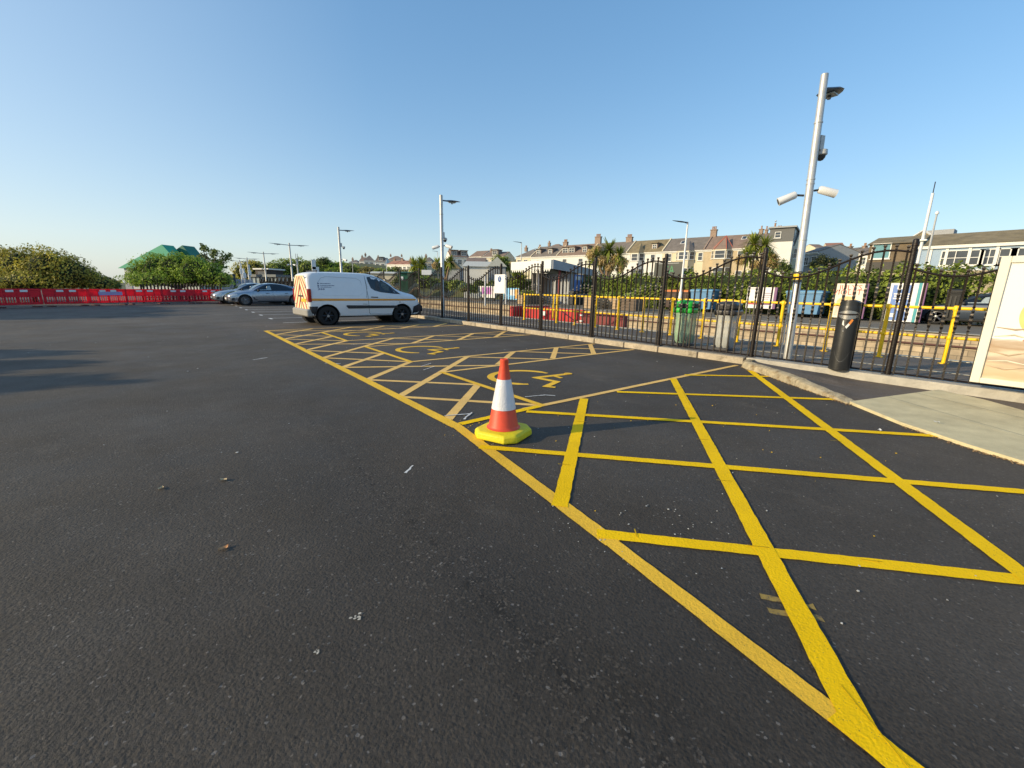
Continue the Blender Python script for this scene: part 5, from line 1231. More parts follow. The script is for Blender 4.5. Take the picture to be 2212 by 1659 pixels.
def house(label, A, B, z0, eave, ridge, depth, wm, rm, wins=(), chims=(), bay=None, dormers=(), sky=(), group='terraced houses above the station', name='terraced_house', hip=False, over=.18, parapet=True):
    rz, L_ = frame_of(A, B); t = thing(name, label, 'house', (A[0], A[1], z0), rz, group)
    ev, rg = eave-z0, ridge-z0
    mb = MB().box((L_/2, depth/2, ev/2-1.5), (L_-.004, depth, ev+3.0))
    if not hip: mb.prism([(.002, 0, ev), (.002, depth, ev), (.002, depth/2, rg-.05)], (L_-.004, 0, 0))
    wl = mb.obj('wall', wm, t)
    mb = MB()
    if hip:
        hx = min(L_/2-.2, depth/2)
        b4 = [(-over, -over, ev), (L_+over, -over, ev), (L_+over, depth+over, ev), (-over, depth+over, ev)]; rr_ = [(hx, depth/2, rg), (L_-hx, depth/2, rg)]
        mb.add(b4+rr_, [(0, 1, 5, 4), (2, 3, 4, 5), (1, 2, 5), (3, 0, 4), (3, 2, 1, 0)])
    else:
        for s_, y0 in ((1, -over), (-1, depth+over)):
            ez = ev-.10
            mb.prism([(0, y0, ez), (0, depth/2, rg), (0, depth/2, rg+.12), (0, y0, ez+.13)], (L_, 0, 0))
    rf = mb.obj('roof', rm, t)
    MB().box((L_/2, -over-.05, ev-.16), (L_-.02, .12, .14)).box((L_/2, -.05, ev-.32), (L_-.02, .10, .22)).obj('eaves_board', M_WFR, t)
    if parapet and not hip: MB().prism([(-.12, -over, ev-.02), (-.12, depth/2, rg+.08), (-.12, depth/2, rg+.30), (-.12, -over, ev+.22)], (.24, 0, 0)).obj('party_wall', M_CHM if parapet == 2 else M_WC, t)
    for q in wins: window(t, *q)
    for (u, h, w, n) in chims: chimney(rf, u, depth/2+.05, rg-.5, w, h+.5, pots=n)
    if bay:
        u, w, rmat, tip = bay; p = 1.25
        pts = [(u-w/2, 0), (u-w/2+.8, -p), (u+w/2-.8, -p), (u+w/2, 0)]
        mb = MB().prism([(x, y-.002, -1) for x, y in pts], (0, 0, ev+.85))
        bo = mb.obj('bay_window', wm, t)
        for zc, hh in ((ev-1.05, 1.5), (ev-4.2, 1.7)):
            window(bo, u, zc, w-1.8, hh, -p-.004, 1)
            for s_, (a, b) in ((0, (pts[0], pts[1])), (1, (pts[2], pts[3]))):
                g = bpy.data.objects.new('x', None); 
                ax, ay = a; bx, by = b; ang = math.atan2(by-ay, bx-ax); Lb = math.hypot(bx-ax, by-ay)
                wo = window(bo, Lb/2, zc, Lb-.3, hh, -.004, 1); wo.location = (ax, ay, 0); wo.rotation_euler = (0, 0, ang); bpy.data.objects.remove(g)
        e = .12
        P = [(u-w/2-e, .0, ev-.15), (u-w/2+.75, -p-e, ev-.15), (u+w/2-.75, -p-e, ev-.15), (u+w/2+e, 0, ev-.15)]; T_ = (u, 1.5, ev+tip*.95)
        MB().add(P+[T_], [(0, 1, 4), (1, 2, 4), (2, 3, 4), (3, 2, 1, 0)]).obj('bay_roof', rmat[0], t)
        if rmat[1]:
            mb = MB()
            for q in P: mb.tube([q, T_], .07, 5)
            mb.obj('bay_roof_ridge', rmat[1], t)
        MB().prism([(x*1.0+(.06 if k_ > 1 else -.06), y-.07, ev-.42) for k_, (x, y) in enumerate(pts)], (0, 0, .26)).obj('bay_cornice', M_WC, t)
    for (u, w, h) in dormers:
        yd = .9; sl_ = (rg-ev)/(depth/2); zb2 = ev+sl_*yd*.6
        do = MB().box((u, yd+1.2, zb2+h/2), (w, 2.4, h)).obj('dormer', M_SLATE if wm is not M_WW else M_BRNR, t)
        MB().box((u, yd+1.0, zb2+h+.07), (w+.3, 3.0, .14)).obj('dormer_roof', rm, do)
        nwin = 2 if w > 2.4 else 1
        for i in range(nwin): window(do, u+(i-(nwin-1)/2)*w*.5, zb2+h*.52, w*.42 if nwin == 2 else w*.7, h*.72, yd-.004, 2)
    for (u, f_) in sky:
        a = depth/2*f_; sl_ = (rg-ev)/(depth/2); z = ev+sl_*a+.16
        s0 = MB().add([(u-.45, a-.5, z-.5*sl_), (u+.45, a-.5, z-.5*sl_), (u+.45, a+.5, z+.5*sl_), (u-.45, a+.5, z+.5*sl_)], [(0, 1, 2, 3)]).obj('skylight', M_WFR, t)
        MB().add([(u-.33, a-.38, z-.38*sl_+.03), (u+.33, a-.38, z-.38*sl_+.03), (u+.33, a+.38, z+.38*sl_+.03), (u-.33, a+.38, z+.38*sl_+.03)], [(0, 1, 2, 3)]).obj('pane', M_WIN, s0)
    return t
# terrace: the facade plane through two points, cut by picture columns
TL, TR = W(1355, 560, 90), W(1640, 560, 74.5); TL.z = TR.z = 0; TD = (TR-TL).normalized()
def on_terr(px):
    d = ray(px, 560); n = Vector((-TD.y, TD.x, 0)); k = (TL.dot(n))/(d[0]*n.x+d[1]*n.y); return Vector((d[0]*k, d[1]*k, 0))
Z0, EV, RG = 2.6, 9.25, 11.9
T0 = [on_terr(p_) for p_ in (1147, 1203, 1272, 1353, 1430, 1519, 1607, 1712)]
rows = [
 ('white terraced house with small grey dormers left of the brick chimney', M_WW, M_SLATE, dict(dormers=[(1.6, 1.6, 1.5), (5.2, 1.5, 1.5)], chims=[(7.5, 1.3, 1.6, 4)], wins=[(2.2, 5.1, 1.1, 1.6), (6.2, 5.1, 1.1, 1.6)])),
 ('white terraced house with wide double dormer just right of the shelter canopy', M_WW, M_BRNR, dict(dormers=[(2.6, 3.6, 1.6), (7.0, 1.5, 1.7)], chims=[(8.6, 2.4, 2.0, 4)], wins=[(2.2, 5.1, 1.2, 1.6), (6.6, 5.1, 1.2, 1.6)])),
 ('white terraced house half hidden behind the big cabbage palm', M_WW, M_SLATE, dict(chims=[(7.6, 1.5, 1.9, 4)], wins=[(3, 5.2, 1.2, 1.6), (6, 5.2, 1.2, 1.6)], bay=(2.6, 3., (M_SLATE, None), 2.2))),
 ('white bay fronted house with mossy roof and square white dormer', M_WW, M_MOSS, dict(bay=(2.4, 3.2, (M_MOSS, None), 2.2), dormers=[(5.6, 1.3, 1.4)], wins=[(5.8, 5.4, 1., 1.5), (5.8, 1.9, 1., 1.6)])),
 ('cream bay fronted house with slate roof, skylight and grey bay roof', M_WC, M_SLATE, dict(bay=(4.6, 3.6, (M_SLATE, None), 2.2), sky=[(3.0, .62)], chims=[(8.2, 2.0, 1.5, 3)], wins=[(1.4, 5.4, 1., 1.5), (7.4, 5.4, .9, 1.5), (1.4, 1.9, 1., 1.6)])),
 ('tan stone bay fronted house with red ridged pointed bay roof', M_WT, M_BRNR, dict(bay=(3.2, 3.6, (M_BRNR, mat('red_ridge', (.45, .12, .07), .7)), 2.6), sky=[(6.0, .72)], chims=[(8.4, 1.2, .8, 1)], wins=[(6.4, 5.4, 1.1, 1.6), (6.4, 1.9, 1.1, 1.6)], parapet=2)),
 ('cream terraced house at the right end, half behind a cabbage palm', M_WC, M_SLATE, dict(chims=[(2.2, 1.0, .6, 1), (4.2, .9, 1.1, 2)], wins=[(1.4, 5.4, 1.1, 1.6), (4.6, 5.4, 1.1, 1.6), (1.4, 1.9, 1.1, 1.6), (4.6, 1.9, 1.1, 1.6), (8, 5.4, 1.1, 1.6)], parapet=2)),
]
for i, (lab, wm, rm, kw) in enumerate(rows):
    k = (T0[i+1]-T0[i]).length/9.0
    def sc(v): return v
    house(lab, T0[i], T0[i+1], Z0, EV, RG, 8., wm, rm, **kw)
ch = thing('seagull', 'pale gull perched on the tall chimney beside the white block', 'gull', on_terr(1653)+TD.cross(Vector((0, 0, -1)))*4.5+Vector((0, 0, 13.75)))
MB().tube([(-.28, 0, .22), (-.1, 0, .24), (.12, 0, .32), (.2, 0, .42), (.3, 0, .40)], [.02, .11, .13, .07, .02], 8).tube([(0, .03, .2), (0, .03, 0)], .015, 4).tube([(0, -.03, .2), (0, -.03, 0)], .015, 4).obj('body', M_WW, ch, smooth=60)
MB().tube([(-.34, 0, .24), (-.1, .09, .27), (.08, .1, .32)], [.01, .05, .03], 6).obj('wing', M_WG, ch, smooth=60)
t = thing('chimney_stack', 'tall narrow stone chimney at the right end of the terrace roof', 'chimney', on_terr(1653)+TD.cross(Vector((0, 0, -1)))*4.5+Vector((0, 0, 10.6)))
MB().box((0, 0, 1.1), (.9, .8, 2.2)).box((0, 0, 2.25), (1.1, 1.0, .16)).obj('stack', M_WT, t); MB().lathe([(.2, 2.3), (.15, 2.5), (.15, 3.0), (.2, 3.1)], n=8).obj('chimney_pot', M_POT, t)
# modern white block at the end of the terrace
A_, B_ = on_terr(1690), on_terr(1712)
pA = W(1655, 560, 72); pB = W(1706.5, 560, 70); pC = W(1724, 560, 74)
t = thing('modern_block', 'modern white block with dark grey top storey behind the palm', 'building', (pA.x, pA.y, 2.6), frame_of(pA, pB)[0]); L_ = frame_of(pA, pB)[1]
MB().box((L_/2, 4, 3.0), (L_, 8, 8.4)).obj('wall', M_WW, t)
MB().box((L_/2, 4.02, 8.3), (L_+.04, 8.1, 2.2)).obj('top_storey', mat('dark_cladding', (.13, .13, .13), .6, .1), t)
MB().box((L_/2, 4, 9.5), (L_+.6, 8.8, .24)).obj('roof', mat('roof_grey', (.35, .36, .37), .6), t)
window(t, L_*.35, 8.3, .9, 1.0, -.05, 1)
MB().prism([(L_-2.4, -.03, -1), (L_-2.4, -.03, .8), (L_-1.6, -.03, 1.0), (L_-.9, -.03, 1.6), (L_-.4, -.03, 2.4), (L_+.01, -.03, 2.6), (L_+.01, -.03, -1)], (0, .025, 0)).obj('grey_base', mat('pale_blue_render', (.42, .45, .50), .8, .05), t)
for z in (7.0+1.3, 4.6, 1.6):
    for yy in (1.6, 4.2):
        w_ = MB().box((L_+.03, yy, z), (.08, 1.0, 1.6)).obj('window', M_WFR, t); MB().poly([(L_+.075, yy-.4, z-.7), (L_+.075, yy+.4, z-.7), (L_+.075, yy+.4, z+.7), (L_+.075, yy-.4, z+.7)]).obj('pane', M_WIN, w_)
# houses on the hill, further away
def px_house(label, x0, x1, d0, d1, ytop_eave, ridge_dy, wm, rm, depth=7., hip=False, wins=2, dorm=0, chim=1, group='houses on the hillside', rows_=1, name='hillside_house', drop=9.):
    A, B = W(x0, 600, d0), W(x1, 600, d1); e = W((x0+x1)/2, ytop_eave, (d0+d1)/2).z; rg = e+ridge_dy*(d0+d1)/2/FPX
    L_ = frame_of(A, B)[1]; z0 = e-drop*.6
    ws_ = [(L_*(i+.5)/wins, drop*.6-1.5-3.*r_, 1.3, 1.5, -.0, 2) for i in range(wins) for r_ in range(rows_)]
    return house(label, A, B, z0, e, rg, depth, wm, rm, wins=ws_, chims=[(L_*(.12+.7*i), .7, 1.0, 2) for i in range(chim)], dormers=[(L_*(i+.5)/dorm, 2.3, 1.7) for i in range(dorm)], hip=hip, group=group, name=name, parapet=False)
HH = [
 ('white hillside house with brown roof and two white dormers', 973, 1014, 130, 132, 556, 13, M_WW, M_BRNR, dict(dorm=2, wins=3)),
 ('white gable end house joined right of the two dormer house', 1014, 1041, 131, 128, 555, 13, M_WW, M_BRNR, dict(wins=1, chim=0)),
 ('cream hillside house with brown roof and one small dormer', 1043, 1088, 125, 122, 555, 11, M_WC, M_BRNR, dict(wins=3, dorm=1)),
 ('hip roofed dark house right of the platform lamp beside the shelter', 1114, 1156, 118, 114, 555, 17, M_WC, M_SLATE, dict(hip=True, wins=3, chim=2)),
 ('large brown hip roofed house behind the dormered terrace', 1165, 1212, 135, 130, 541, 14, M_WT, M_BRNR, dict(hip=True, wins=3)),
 ('low white house at the left end of the hillside row', 756, 775, 195, 195, 567, 6, M_WW, M_SLATE, dict(hip=True, wins=2)),
 ('narrow white gabled house second from the left on the hillside', 778, 788, 190, 190, 564, 8, M_WW, M_BRNR, dict(wins=1)),
 ('white hillside house with grey hip roof and chimney', 788, 810, 185, 186, 563, 11, M_WW, M_SLATE, dict(hip=True, wins=2, rows_=2)),
 ('pale blue white house with dormer left of the red roofed row', 811, 834, 180, 180, 566, 9, M_WW, M_SLATE, dict(dorm=1, wins=2)),
 ('left end house of the white row with red brown roof', 836, 853, 150, 148, 571, 8, M_WW, M_REDR, dict(wins=2, rows_=2)),
 ('middle house of the white row with red brown roof', 853, 870, 148, 146, 571, 8, M_WW, M_REDR, dict(wins=2, rows_=2)),
 ('right end house of the white row with red brown roof', 870, 888, 146, 144, 571, 8, M_WW, M_REDR, dict(wins=2, rows_=2)),
 ('pale house with dark hip roof right of the small palms', 915, 934, 150, 150, 564, 9, M_WC, M_SLATE, dict(hip=True, wins=2)),
 ('broad brown roofed house on the top of the hill behind the red roofs', 838, 872, 230, 230, 562, 9, M_WT, M_BRNR, dict(hip=True, wins=3, chim=2)),
 ('pale gabled house high up left, between white block and cream row', 1750, 1772, 150, 150, 536, 8, M_WC, M_BRNR, dict(wins=1, chim=0)),
 ('pale gabled house high up, beside the brown roofed cream row', 1774, 1812, 140, 138, 534, 9, M_WC, M_REDR, dict(wins=2, chim=0)),
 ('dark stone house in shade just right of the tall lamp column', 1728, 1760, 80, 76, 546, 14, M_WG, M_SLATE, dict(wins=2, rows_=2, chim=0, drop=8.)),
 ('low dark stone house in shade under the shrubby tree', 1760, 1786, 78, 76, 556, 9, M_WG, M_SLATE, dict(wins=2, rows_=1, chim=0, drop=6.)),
 ('first yellow cream house of the stepped row, leftmost', 1790, 1822, 98, 94, 549, 12, M_WC, M_SLATE, dict(wins=2, rows_=2, chim=1)),
 ('second yellow cream house of the stepped row', 1822, 1850, 94, 91, 549, 13, M_WC, M_SLATE, dict(wins=2, rows_=2, chim=1)),
 ('white fronted house ending the stepped row beside the brown building', 1850, 1879, 91, 88, 548, 13, M_WW, M_SLATE, dict(wins=2, rows_=2, chim=1)),
]
for lab, x0, x1, d0, d1, ye, rd_, wm, rm, kw in HH: px_house(lab, x0, x1, d0, d1, ye, rd_, wm, rm, **kw)
# brown tile hung building and the blue row on the right, facade on x = 64
def y_at(px, X=64.): return atX(px, 540, X).y
t = thing('brown_building', 'brown tile hung building with one blue white window on the right', 'building', (64, y_at(1877), 2.7), -PI/2); L_ = y_at(1877)-y_at(1982)
M_TILE = mat('brown_tile_hanging', (.16, .12, .075), .85, .25, 2, .3)
MB().box((L_/2, 4, 2.2), (L_, 8, 4.4)).obj('wall', M_TILE, t); MB().box((L_/2, -.05, .6), (L_+.02, .12, 1.4)).obj('plinth', M_WW, t); MB().box((L_/2, -.04, 1.85), (L_+.01, .1, 1.0)).obj('dark_band', mat('dark_band', (.06, .055, .05), .7), t)
MB().prism([(-.2, -.3, 4.3), (-.2, 4, 5.4), (-.2, 8.3, 4.3)], (L_+.4, 0, 0)).obj('roof', M_MOSS, t)
window(t, L_*.27, 3.55, 1.7, 1.7, -.01, 1, mat('teal_glass', (.12, .28, .33), .15, .2))
t = thing('blue_building', 'pale blue terrace with white fascia and brown roof at the right', 'building', (64.2, y_at(1982, 64.2), 2.7), -PI/2); L_ = 16.
M_BLU = mat('render_blue', (.30, .40, .52), .75, .06, .8)
MB().box((L_/2, 4.5, 1.9), (L_, 9, 3.8)).obj('wall', M_BLU, t); MB().box((L_/2, -.12, 3.72), (L_+.2, .3, .34)).obj('fascia', M_WFR, t); MB().box((L_/2, -.06, .5), (L_, .1, 1.1)).obj('plinth', M_WW, t)
MB().prism([(-.1, -.4, 3.9), (-.1, 4.5, 5.45), (-.1, 9.4, 3.9)], (L_+.2, 0, 0)).obj('roof', M_MOSS, t)
for px, w_, bars in ((2067, 2.2, 2), (2113, 1.1, 1), (2140, 1.4, 2), (2180, 1.3, 1), (2205, 1.3, 1)): window(t, y_at(1982, 64.2)-y_at(px, 64.2), 2.55, w_, 1.55, -.01, bars)
for px in (2012, 2047, 2096, 2155): MB().box((y_at(1982, 64.2)-y_at(px, 64.2), -.05, 2.2), (.22, .08, 3.0)).obj('pilaster', M_WFR, t)
t = thing('gabled_house', 'brown roofed gabled house rising behind the blue terrace', 'house', (72, y_at(1945, 72), 2.7), -PI/2); L_ = y_at(1945, 72)-y_at(2032, 72)
MB().box((L_/2, 4, 2.3), (L_, 8, 4.6)).obj('wall', M_WC, t); MB().prism([(-.3, -.3, 4.6), (L_/2, -.3, 6.3), (L_+.3, -.3, 4.6)], (0, 8.6, 0)).obj('roof', M_MOSS, t)
MB().tube([(-.3, -.36, 4.65), (L_/2, -.36, 6.35), (L_+.3, -.36, 4.65)], .12, 4).obj('barge_board', M_WFR, t); MB().box((L_*.8, 1, 5.7), (3.0, 2.2, 1.2)).obj('dormer', M_WG, t)
# stone retaining wall with vehicles above
t = MB().box((33.2, 0, 1.3), (.6, 17, 2.75)).obj('retaining_wall', stone_mat('retaining_stone', (.42, .35, .24), (.33, .27, .18), (.36, .31, .23), 1.6, 3.2)); tag(t, 'pale stone retaining wall behind the right end of the hedge', 'wall')
p_ = W(2070, 570, 40)
car('white car parked above the stone wall in front of the blue terrace', (p_.x, p_.y-2, 2.75), rad(90), M_WW, mat('alloy_dark', (.06, .06, .065)), False)
p_ = G(2119, 690, .1)
car('dark blue car parked against the stone wall near the advert board', (27.4, p_.y-3.2, .1), rad(90), mat('dark_blue_paint', (.035, .05, .075), .3, .05, 3, metal=.4, coat=1.), mat('alloy_dark', (.06, .06, .065)))

# ------------------------------------------------------------------ far platform: bins, posters, shelter, signs
def big_bin(label, px0, px1, ytop, X, body, lidm, group=None, h=1.36):
    a, b = atX(px0, 650, X).y, atX(px1, 650, X).y; w_ = abs(a-b)
    t = thing('wheelie_bin', label, 'wheelie bin', (X+.4, (a+b)/2, .1), 0, group)
    dp = 1.25
    def r_(s_, z): return [(-dp/2*s_, -w_/2*s_, z), (dp/2*s_, -w_/2*s_, z), (dp/2*s_, w_/2*s_, z), (-dp/2*s_, w_/2*s_, z)]
    mb = MB().loft([r_(.84, .18), r_(.86, .2), r_(.97, h-.18), r_(1.0, h-.16), r_(1.0, h-.10)], True, True)
    bo = mb.obj('body', body, t); bevel(bo, .03, 2)
    mb = MB()
    for i in range(3 if w_ > .9 else 2): mb.box((-dp/2*.935-.012, (i-(1 if w_ > .9 else .5))*w_*.3, h*.52), (.05, .06, h*.6))
    mb.obj('rib', body, bo)
    l_ = MB().loft([r_(1.04, h-.09), r_(1.04, h-.03), r_(.98, h+.02), r_(.6, h+.06)], True, True).obj('lid', lidm, t, smooth=30); bevel(l_, .015, 2)
    for i, j in ((1, 1), (1, -1), (-1, 1), (-1, -1)):
        MB().lathe([(.05, -.025), (.09, -.022), (.09, .022), (.05, .025)], (i*dp*.32, j*w_*.34, .09), 12, 'y').box((i*dp*.32, j*w_*.34, .15), (.05, .07, .08)).obj('wheel', M_TYRE, t)
    return t
M_BB = mat('bin_blue', (.10, .24, .42), .45, .12, 3); M_BBL = mat('bin_blue_lid', (.13, .30, .48), .45, .1); M_BRB = mat('bin_brown', (.06, .035, .028), .5, .15); M_ORL = mat('bin_orange_lid', (.62, .20, .06), .5, .1)
x14 = lambda x: (2000+x/5.53)/1.4756
x19 = lambda x: (2340+x/3.3515)/1.4756
gb = 'large wheeled bins along the hedge'
big_bin('light blue wheeled bin between the two clear bag bins', x14(1125), x14(1510), 0, 26.2, M_BB, M_BBL, gb)
big_bin('wide blue wheeled bin just right of the tall lamp column', x19(560), x19(945), 0, 26.2, M_BB, M_BBL, gb)
big_bin('brown wheeled bin with orange lid left of the platform lamp post', x14(610), x14(915), 0, 26.3, M_BRB, M_ORL, gb, 1.3)
big_bin('brown wheeled bin with orange lid, narrower, right of the platform lamp post', x14(960), x14(1100), 0, 26.3, M_BRB, M_ORL, gb, 1.3)
big_bin('black wheeled bin between the blue poster and the dark blue car', 2043, 2076, 0, 26.6, M_BK, M_BK, gb, 1.5)
def board(label, x0, x1, y0, y1, X, base, edge, name='poster', legs=True, cat='poster'):
    a, b = atX(x0, (y0+y1)/2, X), atX(x1, (y0+y1)/2, X); zt = atX((x0+x1)/2, y0, X).z; zb = max(.12, atX((x0+x1)/2, y1, X).z); w_ = abs(a.y-b.y)
    t = thing(name, label, cat, (X, (a.y+b.y)/2, .1)); zc = (zt+zb)/2-.1
    MB().box((0, 0, zc), (.08, w_, zt-zb)).obj('panel', base, t)
    if edge: MB().box((.0, -w_/2-.07, zc), (.14, .14, zt-zb)).obj('side_edge', edge, t)
    if legs:
        for s_ in (-1, 1): MB().box((.12, s_*w_*.35, zc/2), (.08, .06, zc)).obj('leg', M_DK, t)
    return t, zc, w_, zt-zb
def patch(t, y, z, w_, h, m, name, x=-.044): return MB().poly([(x, y-w_/2, z-h/2), (x, y+w_/2, z-h/2), (x, y+w_/2, z+h/2), (x, y-w_/2, z+h/2)]).obj(name, m, t)
M_PUR = mat('poster_purple', (.16, .06, .17), .5, .1); M_PW = mat('poster_white', (.76, .75, .74), .5, .04); M_PB = mat('poster_blue', (.13, .24, .55), .5, .1); M_TEAL = mat('poster_teal', (.05, .32, .36), .5); M_PCR = mat('poster_cream', (.76, .68, .56), .5, .08, 3)
M_LIN = mat('print_grey', (.25, .2, .3), .6)
t, zc, w_, h_ = board('white notice board with red and purple bars near the hedge', x19(138), x19(425), (880+120/3.35)/1.4756, (880+345/3.35)/1.4756, 26.4, M_PW, M_PUR, 'notice_board', True, 'sign')
patch(t, .1*w_, zc-h_*.27, w_*.7, h_*.11, mat('bar_red', (.5, .06, .08), .5), 'bar'); patch(t, -.25*w_, zc-h_*.25, w_*.3, h_*.15, M_PUR, 'bar', -.047)
for i in range(4): patch(t, (-.28+.02*i)*w_, zc+h_*(.22-.09*i), w_*(.30-.04*i), h_*.035, M_LIN, 'print_line')
patch(t, .3*w_, zc+h_*.42, w_*.3, h_*.03, M_LIN, 'print_line')
t, zc, w_, h_ = board('cream poster headed with red lettering behind the cigarette bin', x19(1075), x19(1375), 612.5, 687, 26.2, M_PCR, M_PUR)
text_mesh("JULY'S", .34, 'lettering', mat('letter_red', (.5, .10, .08), .5), t, (-.046, 0, zc+h_*.38), RX); text_mesh('VIOLETT', .36, 'lettering', mat('letter_red', (.5, .10, .08), .5), t, (-.046, 0, zc+h_*.24), RX)
MB().add([(-.045, .05+.42*math.cos(i*PI/12), zc-h_*.05+.30*math.sin(i*PI/12)) for i in range(24)], [tuple(range(24))]).obj('picture_blob', mat('poster_peach', (.78, .50, .22), .5, .3, 4), t); patch(t, .35*w_, zc-h_*.3, w_*.2, h_*.28, mat('poster_pinkish', (.72, .52, .42), .5, .2), 'picture_patch')
t, zc, w_, h_ = board('blue poster with white print and teal stripe by the hedge', x19(1640), x19(1985), 611.5, 695, 26.0, M_PW, M_PUR)
patch(t, .1*w_, zc-.02, w_*.62, h_*.92, M_PB, 'blue_field'); patch(t, -.42*w_, zc, w_*.10, h_, M_TEAL, 'teal_stripe', -.046)
for i, (dz, ww) in enumerate(((.40, .35), (.22, .5), (.16, .46), (.10, .5), (.02, .3))): patch(t, .1*w_, zc+h_*dz, w_*ww, h_*.035 if i else h_*.12, M_PW, 'print_line', -.047)
patch(t, .3*w_, zc-h_*.34, w_*.2, h_*.1, M_PW, 'print_block', -.047); MB().poly([(-.047, y*w_, zc+z*h_) for y, z in ((.2, -.18), (-.15, -.08), (-.2, -.13), (-.05, -.16), (-.2, -.24), (.1, -.22))]).obj('white_swoosh', M_PW, t)
x15 = lambda x: (1400+x/3.95)/1.4756
y15 = lambda y: (760+y/3.95)/1.4756
t, zc, w_, h_ = board('white banner with a purple block on the far platform', x15(500), x15(712), y15(600), y15(745), 25, M_PW, None, 'banner', True, 'banner')
patch(t, 0, zc+h_*.1, w_*.55, h_*.6, mat('banner_purple', (.50, .18, .55), .5, .2, 3), 'purple_block')
t, zc, w_, h_ = board('light blue banner with white and orange blocks on the far platform', x15(815), x15(1005), y15(625), y15(770), 25, mat('banner_blue', (.22, .50, .80), .5, .12), None, 'banner', True, 'banner')
patch(t, -.1*w_, zc+h_*.12, w_*.3, h_*.5, M_PW, 'white_block'); patch(t, -.36*w_, zc, w_*.25, h_*.8, mat('banner_orange', (.72, .40, .10), .5), 'orange_block')
# station name board
t, zc, w_, h_ = board('dark green station name board with green letters above the hedge', 1414, 1476, 566, 597, 26.9, mat('sign_dark', (.022, .030, .028), .35, .1), None, 'name_board', True, 'sign')
text_mesh('SA', .8, 'lettering', mat('letter_green', (.03, .22, .08), .5), t, (-.046, -.05*w_, zc-.08), RX, .8); patch(t, 0, zc+h_*.40, w_*.7, h_*.05, M_WG, 'light_line')
# platform lamps
def plamp(label, px, ytop, d=None, X=None, side=-1, zb=.1, L_=.9):
    p = atX(px, ytop, X) if X else W(px, ytop, d); t = thing('platform_lamp', label, 'lamp post', (p.x, p.y, zb), 0, 'platform lamps'); H = p.z-zb
    r = .05
    MB().tube([(0, 0, 0), (0, 0, .9), (0, 0, 1.15), (0, 0, 1.3), (0, 0, H)], [.11, .11, .10, .06, .045], 10).obj('pole', M_WPL if d is None else M_GALV, t, smooth=40)
    a = math.atan2(_R[1]*side, _R[0]*side)
    hd = head_mesh(MB(), L_, .17, .05).tube([(0, 0, 0), (.15, 0, 0)], .05, 6).obj('luminaire', M_LUM, t, smooth=50); hd.location = (0, 0, H-.03); hd.rotation_euler = (0, -.1, a)
    return t
plamp('pale platform lamp in front of the terrace and the brown bins', 1486, 480, X=24.6)
plamp('platform lamp above the left end of the shelter canopy', 1126.5, 523.5, d=46, side=-1)
plamp('small platform lamp just left of the lamp column by the van', 945, 543, d=70, side=-1)
for px, yt, d, lab in ((834, 558, 76, 'small lamp post right of the hillside blue house above the van cab'), (761, 567, 90, 'small lamp post above the middle of the van roof'), (717.5, 572, 102, 'small lamp post above the rear third of the van roof'), (692.5, 577, 115, 'tiny lamp post over the rear of the van roof')): plamp(lab, px, yt, d=d, side=-1)
# station shelter
SX_ = 24.1; C0 = atX(1190.7, 561, SX_); C1 = atX(1103.8, 568.3, SX_); CB = atX(1190.7, 580.5, SX_)
def atY(px, py, Y): d = ray(px, py); return Vector(_O+d*(Y/d[1]))
E0 = atY(1281, 583.5, C0.y)
t = thing('station_shelter', 'station shelter with deep white canopy fascia and grey boarded end', 'shelter', (SX_, C0.y, .1)); yL = C1.y-C0.y; xL = min(E0.x-SX_, 14); zt, zb2, ze = C0.z-.1, CB.z-.1, zt if False else max(2.6, E0.z-.1)
M_CAN = mat('canopy_white', (.74, .73, .70), .6, .06, 2); M_BRD = mat('grey_boards', (.34, .36, .39), .7, .12, 3)
MB().box((.06, yL/2, (zt+zb2)/2), (.12, yL, zt-zb2)).obj('fascia', M_CAN, t)
mb = MB()
for i in range(int(yL/.28)): mb.prism([(-.02, .05+i*.28, zb2-.02), (-.02, .19+i*.28, zb2-.22), (-.02, .31+i*.28, zb2-.02)], (.04, 0, 0))
mb.obj('valance', M_CAN, t)
MB().prism([(.12, -.02, zt-.25), (.12, -.02, zt), (xL, -.02, ze), (xL, -.02, ze-.3)], (0, yL, 0)).obj('roof', mat('canopy_roof', (.33, .34, .35), .7, .1), t)
MB().prism([(.12, -.12, zb2), (.12, -.12, zt+.03), (xL, -.12, ze+.03), (xL, -.12, min(ze-.5, zb2))], (0, .09, 0)).obj('end_fascia', M_BRD, t)
MB().box((xL*.72, 1.6, (ze-.4)/2), (xL*.56, 3.0, ze-.4)).obj('hut', M_BRD, t)
mb = MB()
for i in range(18): mb.box((xL*.45+i*xL*.55/18, .085, (ze-.5)/2), (.03, .03, ze-.5))
mb.obj('board_batten', M_BRD, t)
MB().box((.5+xL*.3, yL*.55, 1.3), (xL*.6, .2, 2.6)).obj('back_wall', mat('shelter_wall', (.28, .25, .22), .8, .2), t)
for px, m_ in ((1161, M_CAN), (1232, M_CAN), (1207, mat('maroon_paint', (.20, .03, .03), .5, .1)), (1172, mat('maroon_paint', (.20, .03, .03)))):
    if px in (1161, 1172): q = atX(px, 640, SX_+.5); x_, y_ = .5, q.y-C0.y
    else: q = atY(px, 640, C0.y+.3); x_, y_ = q.x-SX_, .3
    MB().tube([(x_, y_, 0), (x_, y_, zb2+.2)], .11, 10).box((x_, y_, zb2+.1), (.5, .5, .12)).obj('column', m_, t, smooth=40)
wn = MB().box((xL*.66, .05, 1.75), (1.0, .06, 1.5)).obj('notice_panel', M_PB, t); MB().box((xL*.66, .015, 2.2), (.8, .02, .3)).obj('notice', M_PW, wn)
p_ = atY(1250, 655, C0.y-.6)
